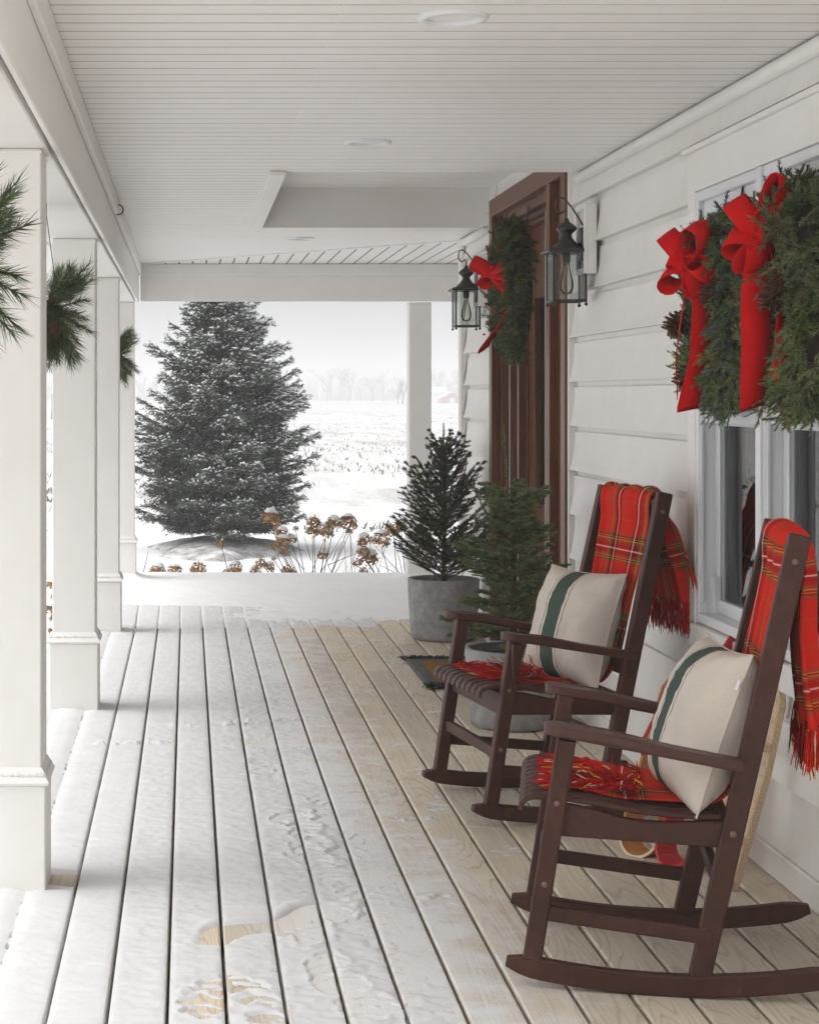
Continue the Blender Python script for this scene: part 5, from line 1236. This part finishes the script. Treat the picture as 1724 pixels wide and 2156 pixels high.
# ------------------------------------------------------------------ snow lying on the deck
def deck_snow():
    cols = []
    for k in range(-5, 9):
        g = G0 + k * PITCH
        cols += [g - .0015, g + .0015, g + .0058, g + .008, g + .013] + list(np.linspace(g + .021, g + PITCH - .021, 13)) + [g + PITCH - .013, g + PITCH - .008, g + PITCH - .0058]
    cols = np.array([c_ for c_ in cols if XL - .0 <= c_ <= 1.2]); rows = [3.7]
    while rows[-1] < 12.6: rows.append(rows[-1] + max(.0065, .55 * rows[-1] ** 2 / 2700))
    rows = np.array(rows); X, Y = np.meshgrid(cols, rows); dg = np.abs((X - G0 + PITCH / 2) % PITCH - PITCH / 2)        # distance to the nearest gap
    edge = .42 + .20 * (fbm(X * 0 + 3, Y, .5, 1) - .5) + .16 * sstep(7.5, 4.4, Y) - .05 * sstep(8, 11.5, Y)
    thick = .0095 * sstep(edge + .30, edge - .36, X) + .008 * sstep(-.05, -.50, X) + .012 * sstep(-.32, -.6, X)
    f1 = fbm(X, Y, 5, 2, 3) - .5; f2 = fbm(X, Y, 38, 5, 3) - .5; f3 = rng.normal(0, 1, X.shape)
    tz = sstep(.016, .004, thick); z = thick - .0048 + f1 * (.003 + .007 * tz) + f2 * (.0012 + .0100 * tz) + f3 * .00035
    # scuffed footprints
    prints = [(432, 2118, .055, .115, .9), (528, 2092, .05, .13, .6), (455, 2078, .05, .10, .5), (652, 1795, .05, .13, 1), (640, 1742, .05, .10, 1), (616, 1722, .06, .12, 1.1), (690, 1692, .045, .10, .9), (687, 1712, .045, .07, .9), (752, 1676, .05, .12, 1), (545, 1607, .035, .06, .9), (547, 1626, .04, .07, 1), (606, 1550, .045, .10, .9), (740, 1598, .05, .12, .8),
              (600, 1534, .03, .06, .6), (655, 1812, .06, .12, 1), (690, 1840, .06, .10, .8), (745, 1790, .07, .14, 1), (780, 1770, .06, .14, 1), (660, 1968, .05, .10, 1), (690, 2035, .05, .12, 1), (600, 1962, .05, .05, .9), (700, 1925, .06, .12, .9), (760, 1880, .06, .14, .9), (800, 1935, .06, .12, .8), (560, 2150, .05, .05, 1), (720, 2075, .07, .08, .9), (770, 2120, .07, .10, .9), (512, 1493, .02, .03, .8), (650, 1765, .04, .1, .9), (830, 1790, .07, .12, .8), (850, 1860, .06, .14, .8)]
    for i, (px, py, a, b, st) in enumerate(prints):
        p = onz(px, py); ca, sa = math.cos(.5 * math.sin(i * 2.3)), math.sin(.5 * math.sin(i * 2.3)); dx, dy = X - p[0], Y - p[1]; ux, uy = (dx * ca + dy * sa) / a, (-dx * sa + dy * ca) / b
        r = np.sqrt(ux ** 2 + uy ** 2) + (fbm(X, Y, 30, 9 + i, 2) - .5) * .7; msk = sstep(1.05, .85, r) * st; msk = np.clip(msk, 0, 1)
        tread = -.0035 + .0060 * np.sin(uy * 11 + np.abs(ux) * 4) + .012 * (fbm(X, Y, 55, 3 + i, 2) - .5)
        z = z * (1 - msk) + np.where(thick > .002, tread, -.004) * msk + .005 * np.exp(-((r - 1.12) / .12) ** 2) * (thick > .004) * st
    # scrape edge with bare wood beside it
    e0, e1 = onz(420, 1968), onz(690, 1905); tt_ = np.clip(((X - e0[0]) * (e1[0] - e0[0]) + (Y - e0[1]) * (e1[1] - e0[1])) / ((e1[0] - e0[0]) ** 2 + (e1[1] - e0[1]) ** 2), 0, 1)
    ly = e0[1] + (e1[1] - e0[1]) * tt_ + .02 * np.sin(tt_ * 9); inx = sstep(e0[0] - .02, e0[0] + .02, X) * sstep(e1[0] + .02, e1[0] - .02, X); dl = Y - ly
    wdt = .085 - .03 * tt_
    bare = sstep(-wdt - .02, -wdt + .015, dl) * sstep(.012, -.004, dl) * inx; z = z * (1 - bare) - .008 * bare + .006 * np.exp(-((dl - .02) / .02) ** 2) * inx
    low = (dl < -wdt) * (X > .02) * (Y > 3.9); z = z - .0022 * low
    # clump ridges kicked up across the boards
    for (x0, y0, x1, y1, w_, amp) in ((388, 1530, 520, 1524, .05, .016), (520, 1524, 700, 1508, .045, .013), (212, 1572, 352, 1566, .04, .012), (840, 1728, 900, 1722, .03, .010), (900, 1890, 940, 1886, .025, .010), (750, 1925, 800, 1918, .03, .011), (960, 1903, 1010, 1898, .02, .007), (470, 2100, 600, 2085, .03, .008)):
        a, b = onz(x0, y0), onz(x1, y1); q = np.clip(((X - a[0]) * (b[0] - a[0]) + (Y - a[1]) * (b[1] - a[1])) / ((b[0] - a[0]) ** 2 + (b[1] - a[1]) ** 2), 0, 1); dd = np.hypot(X - a[0] - (b[0] - a[0]) * q, Y - a[1] - (b[1] - a[1]) * q)
        cl = np.clip(fbm(X, Y, 42, 13, 2) * 1.9 - .72, 0, 1) * np.exp(-(dd / w_) ** 2); z = np.maximum(z, np.where(cl > .16, z + cl * amp * 1.6, z))
    # little flakes and crumbs on the barer wood
    cr = (fbm(X, Y, 48, 21, 2) > .87) & (X > edge - .1) & (vn(X, Y, 1.7, 4) > .45); z = np.where(cr, np.maximum(z, .003), z)
    # the snow sinks and breaks at the gaps except where it lies thick
    bridge = sstep(.012, .020, thick - .002 + .012 * (vn(np.round((X - G0) / PITCH) * 3.7, Y, 34, 3) - .55) + .006 * (vn(X * 0 + np.round((X - G0) / PITCH), Y, 3.1, 6) - .5)); sink = np.exp(-(dg / .010) ** 2)
    z = z - .004 * sink * (1 - bridge * .6); z = np.where(dg < .0052, z * bridge - (1 - bridge) * .05, z); z = z - .006 * np.exp(-(dg / .03) ** 2) * bridge
    shelter = sstep(.0, .10, np.hypot(X + .42, Y - 5.52)) ; z = np.where((np.abs(X + .385) < .055) & (np.abs(Y - 5.56) < .09), np.minimum(z, -.004), z)
    z = z + .022 * sstep(11.55, 12.2, Y) * sstep(1.6, .9, X) 
    z = np.where(X < XL + .02, z - .004, z)
    ny_, nx_ = X.shape; I = np.arange(nx_ * ny_).reshape(ny_, nx_); F = np.stack([I[:-1, :-1], I[:-1, 1:], I[1:, 1:], I[1:, :-1]], -1).reshape(-1, 4)
    zf = z.ravel(); keep = (zf[F].max(1) > -.0015); F = F[keep]; used = np.unique(F); rm_ = np.full(nx_ * ny_, -1); rm_[used] = np.arange(len(used)); V = np.stack([X.ravel(), Y.ravel(), zf + .0012], 1)[used]
    tag(link('deck_snow', fastmesh('deck_snow', V, rm_[F], M['snow'], smooth=True)), 'thin trampled snow with footprints lying on the deck boards', 'snow', kind='stuff')
deck_snow()
def drift():
    xs = np.linspace(XL - .02, 4.4, 260); ys = np.linspace(11.4, YF + .05, 130); X, Y = np.meshgrid(xs, ys)
    front = 11.62 + .30 * (fbm(X, Y * 0, 1.3, 2) - .5) + .40 * sstep(.9, 1.7, X) + .12 * sstep(-.1, -.4, X)
    d = Y - front; z = -.012 + .030 * sstep(-.02, .5, d) + .022 * sstep(.3, 3., d) + (fbm(X, Y, 2.2, 4) - .5) * .012 * sstep(.0, .4, d) + (fbm(X, Y, 14, 6, 2) - .5) * .008
    for (px, py, w_) in ((-.52, 11.43, .10), (-.51, YB + .07, .10), (1.80, YB + .14, .09)):
        q = np.maximum(np.abs(X - px), np.abs(Y - py)) - w_; z += .05 * np.exp(-np.clip(q, 0, 9) / .05) * (q > -.02) * sstep(-.6, .2, d)
    z -= .10 * sstep(YF - .10, YF + .05, Y) ** 2; z -= .10 * sstep(XL + .05, XL - .02, X) ** 2
    z = np.where((Y < 12.13) & (X > 1.76), -.02, z)
    ny_, nx_ = X.shape; I = np.arange(nx_ * ny_).reshape(ny_, nx_); F = np.stack([I[:-1, :-1], I[:-1, 1:], I[1:, 1:], I[1:, :-1]], -1).reshape(-1, 4); zf = z.ravel(); F = F[zf[F].max(1) > -.008]
    used = np.unique(F); rm_ = np.full(nx_ * ny_, -1); rm_[used] = np.arange(len(used))
    tag(link('snow_drift', fastmesh('snow_drift', np.stack([X.ravel(), Y.ravel(), zf + .0018], 1)[used], rm_[F], M['drift'], smooth=True)), 'deep smooth snow drift covering the far end of the deck', 'snow', kind='stuff')
drift()

# ------------------------------------------------------------------ haze
hz = NT('winter_haze'); hz.n.remove(hz.b); pv = hz.new('ShaderNodeVolumePrincipled'); pv.inputs['Color'].default_value = (.90, .902, .91, 1); pv.inputs['Density'].default_value = .0026; pv.inputs['Anisotropy'].default_value = .2
hz.l.new(pv.outputs[0], hz.out.inputs['Volume'])
tag(MB().cbox((0, 1200, 13.1), (3260, 2860, 29.8), .01).build('haze', hz.m), 'pale winter haze filling the air over the field', 'haze', kind='stuff')
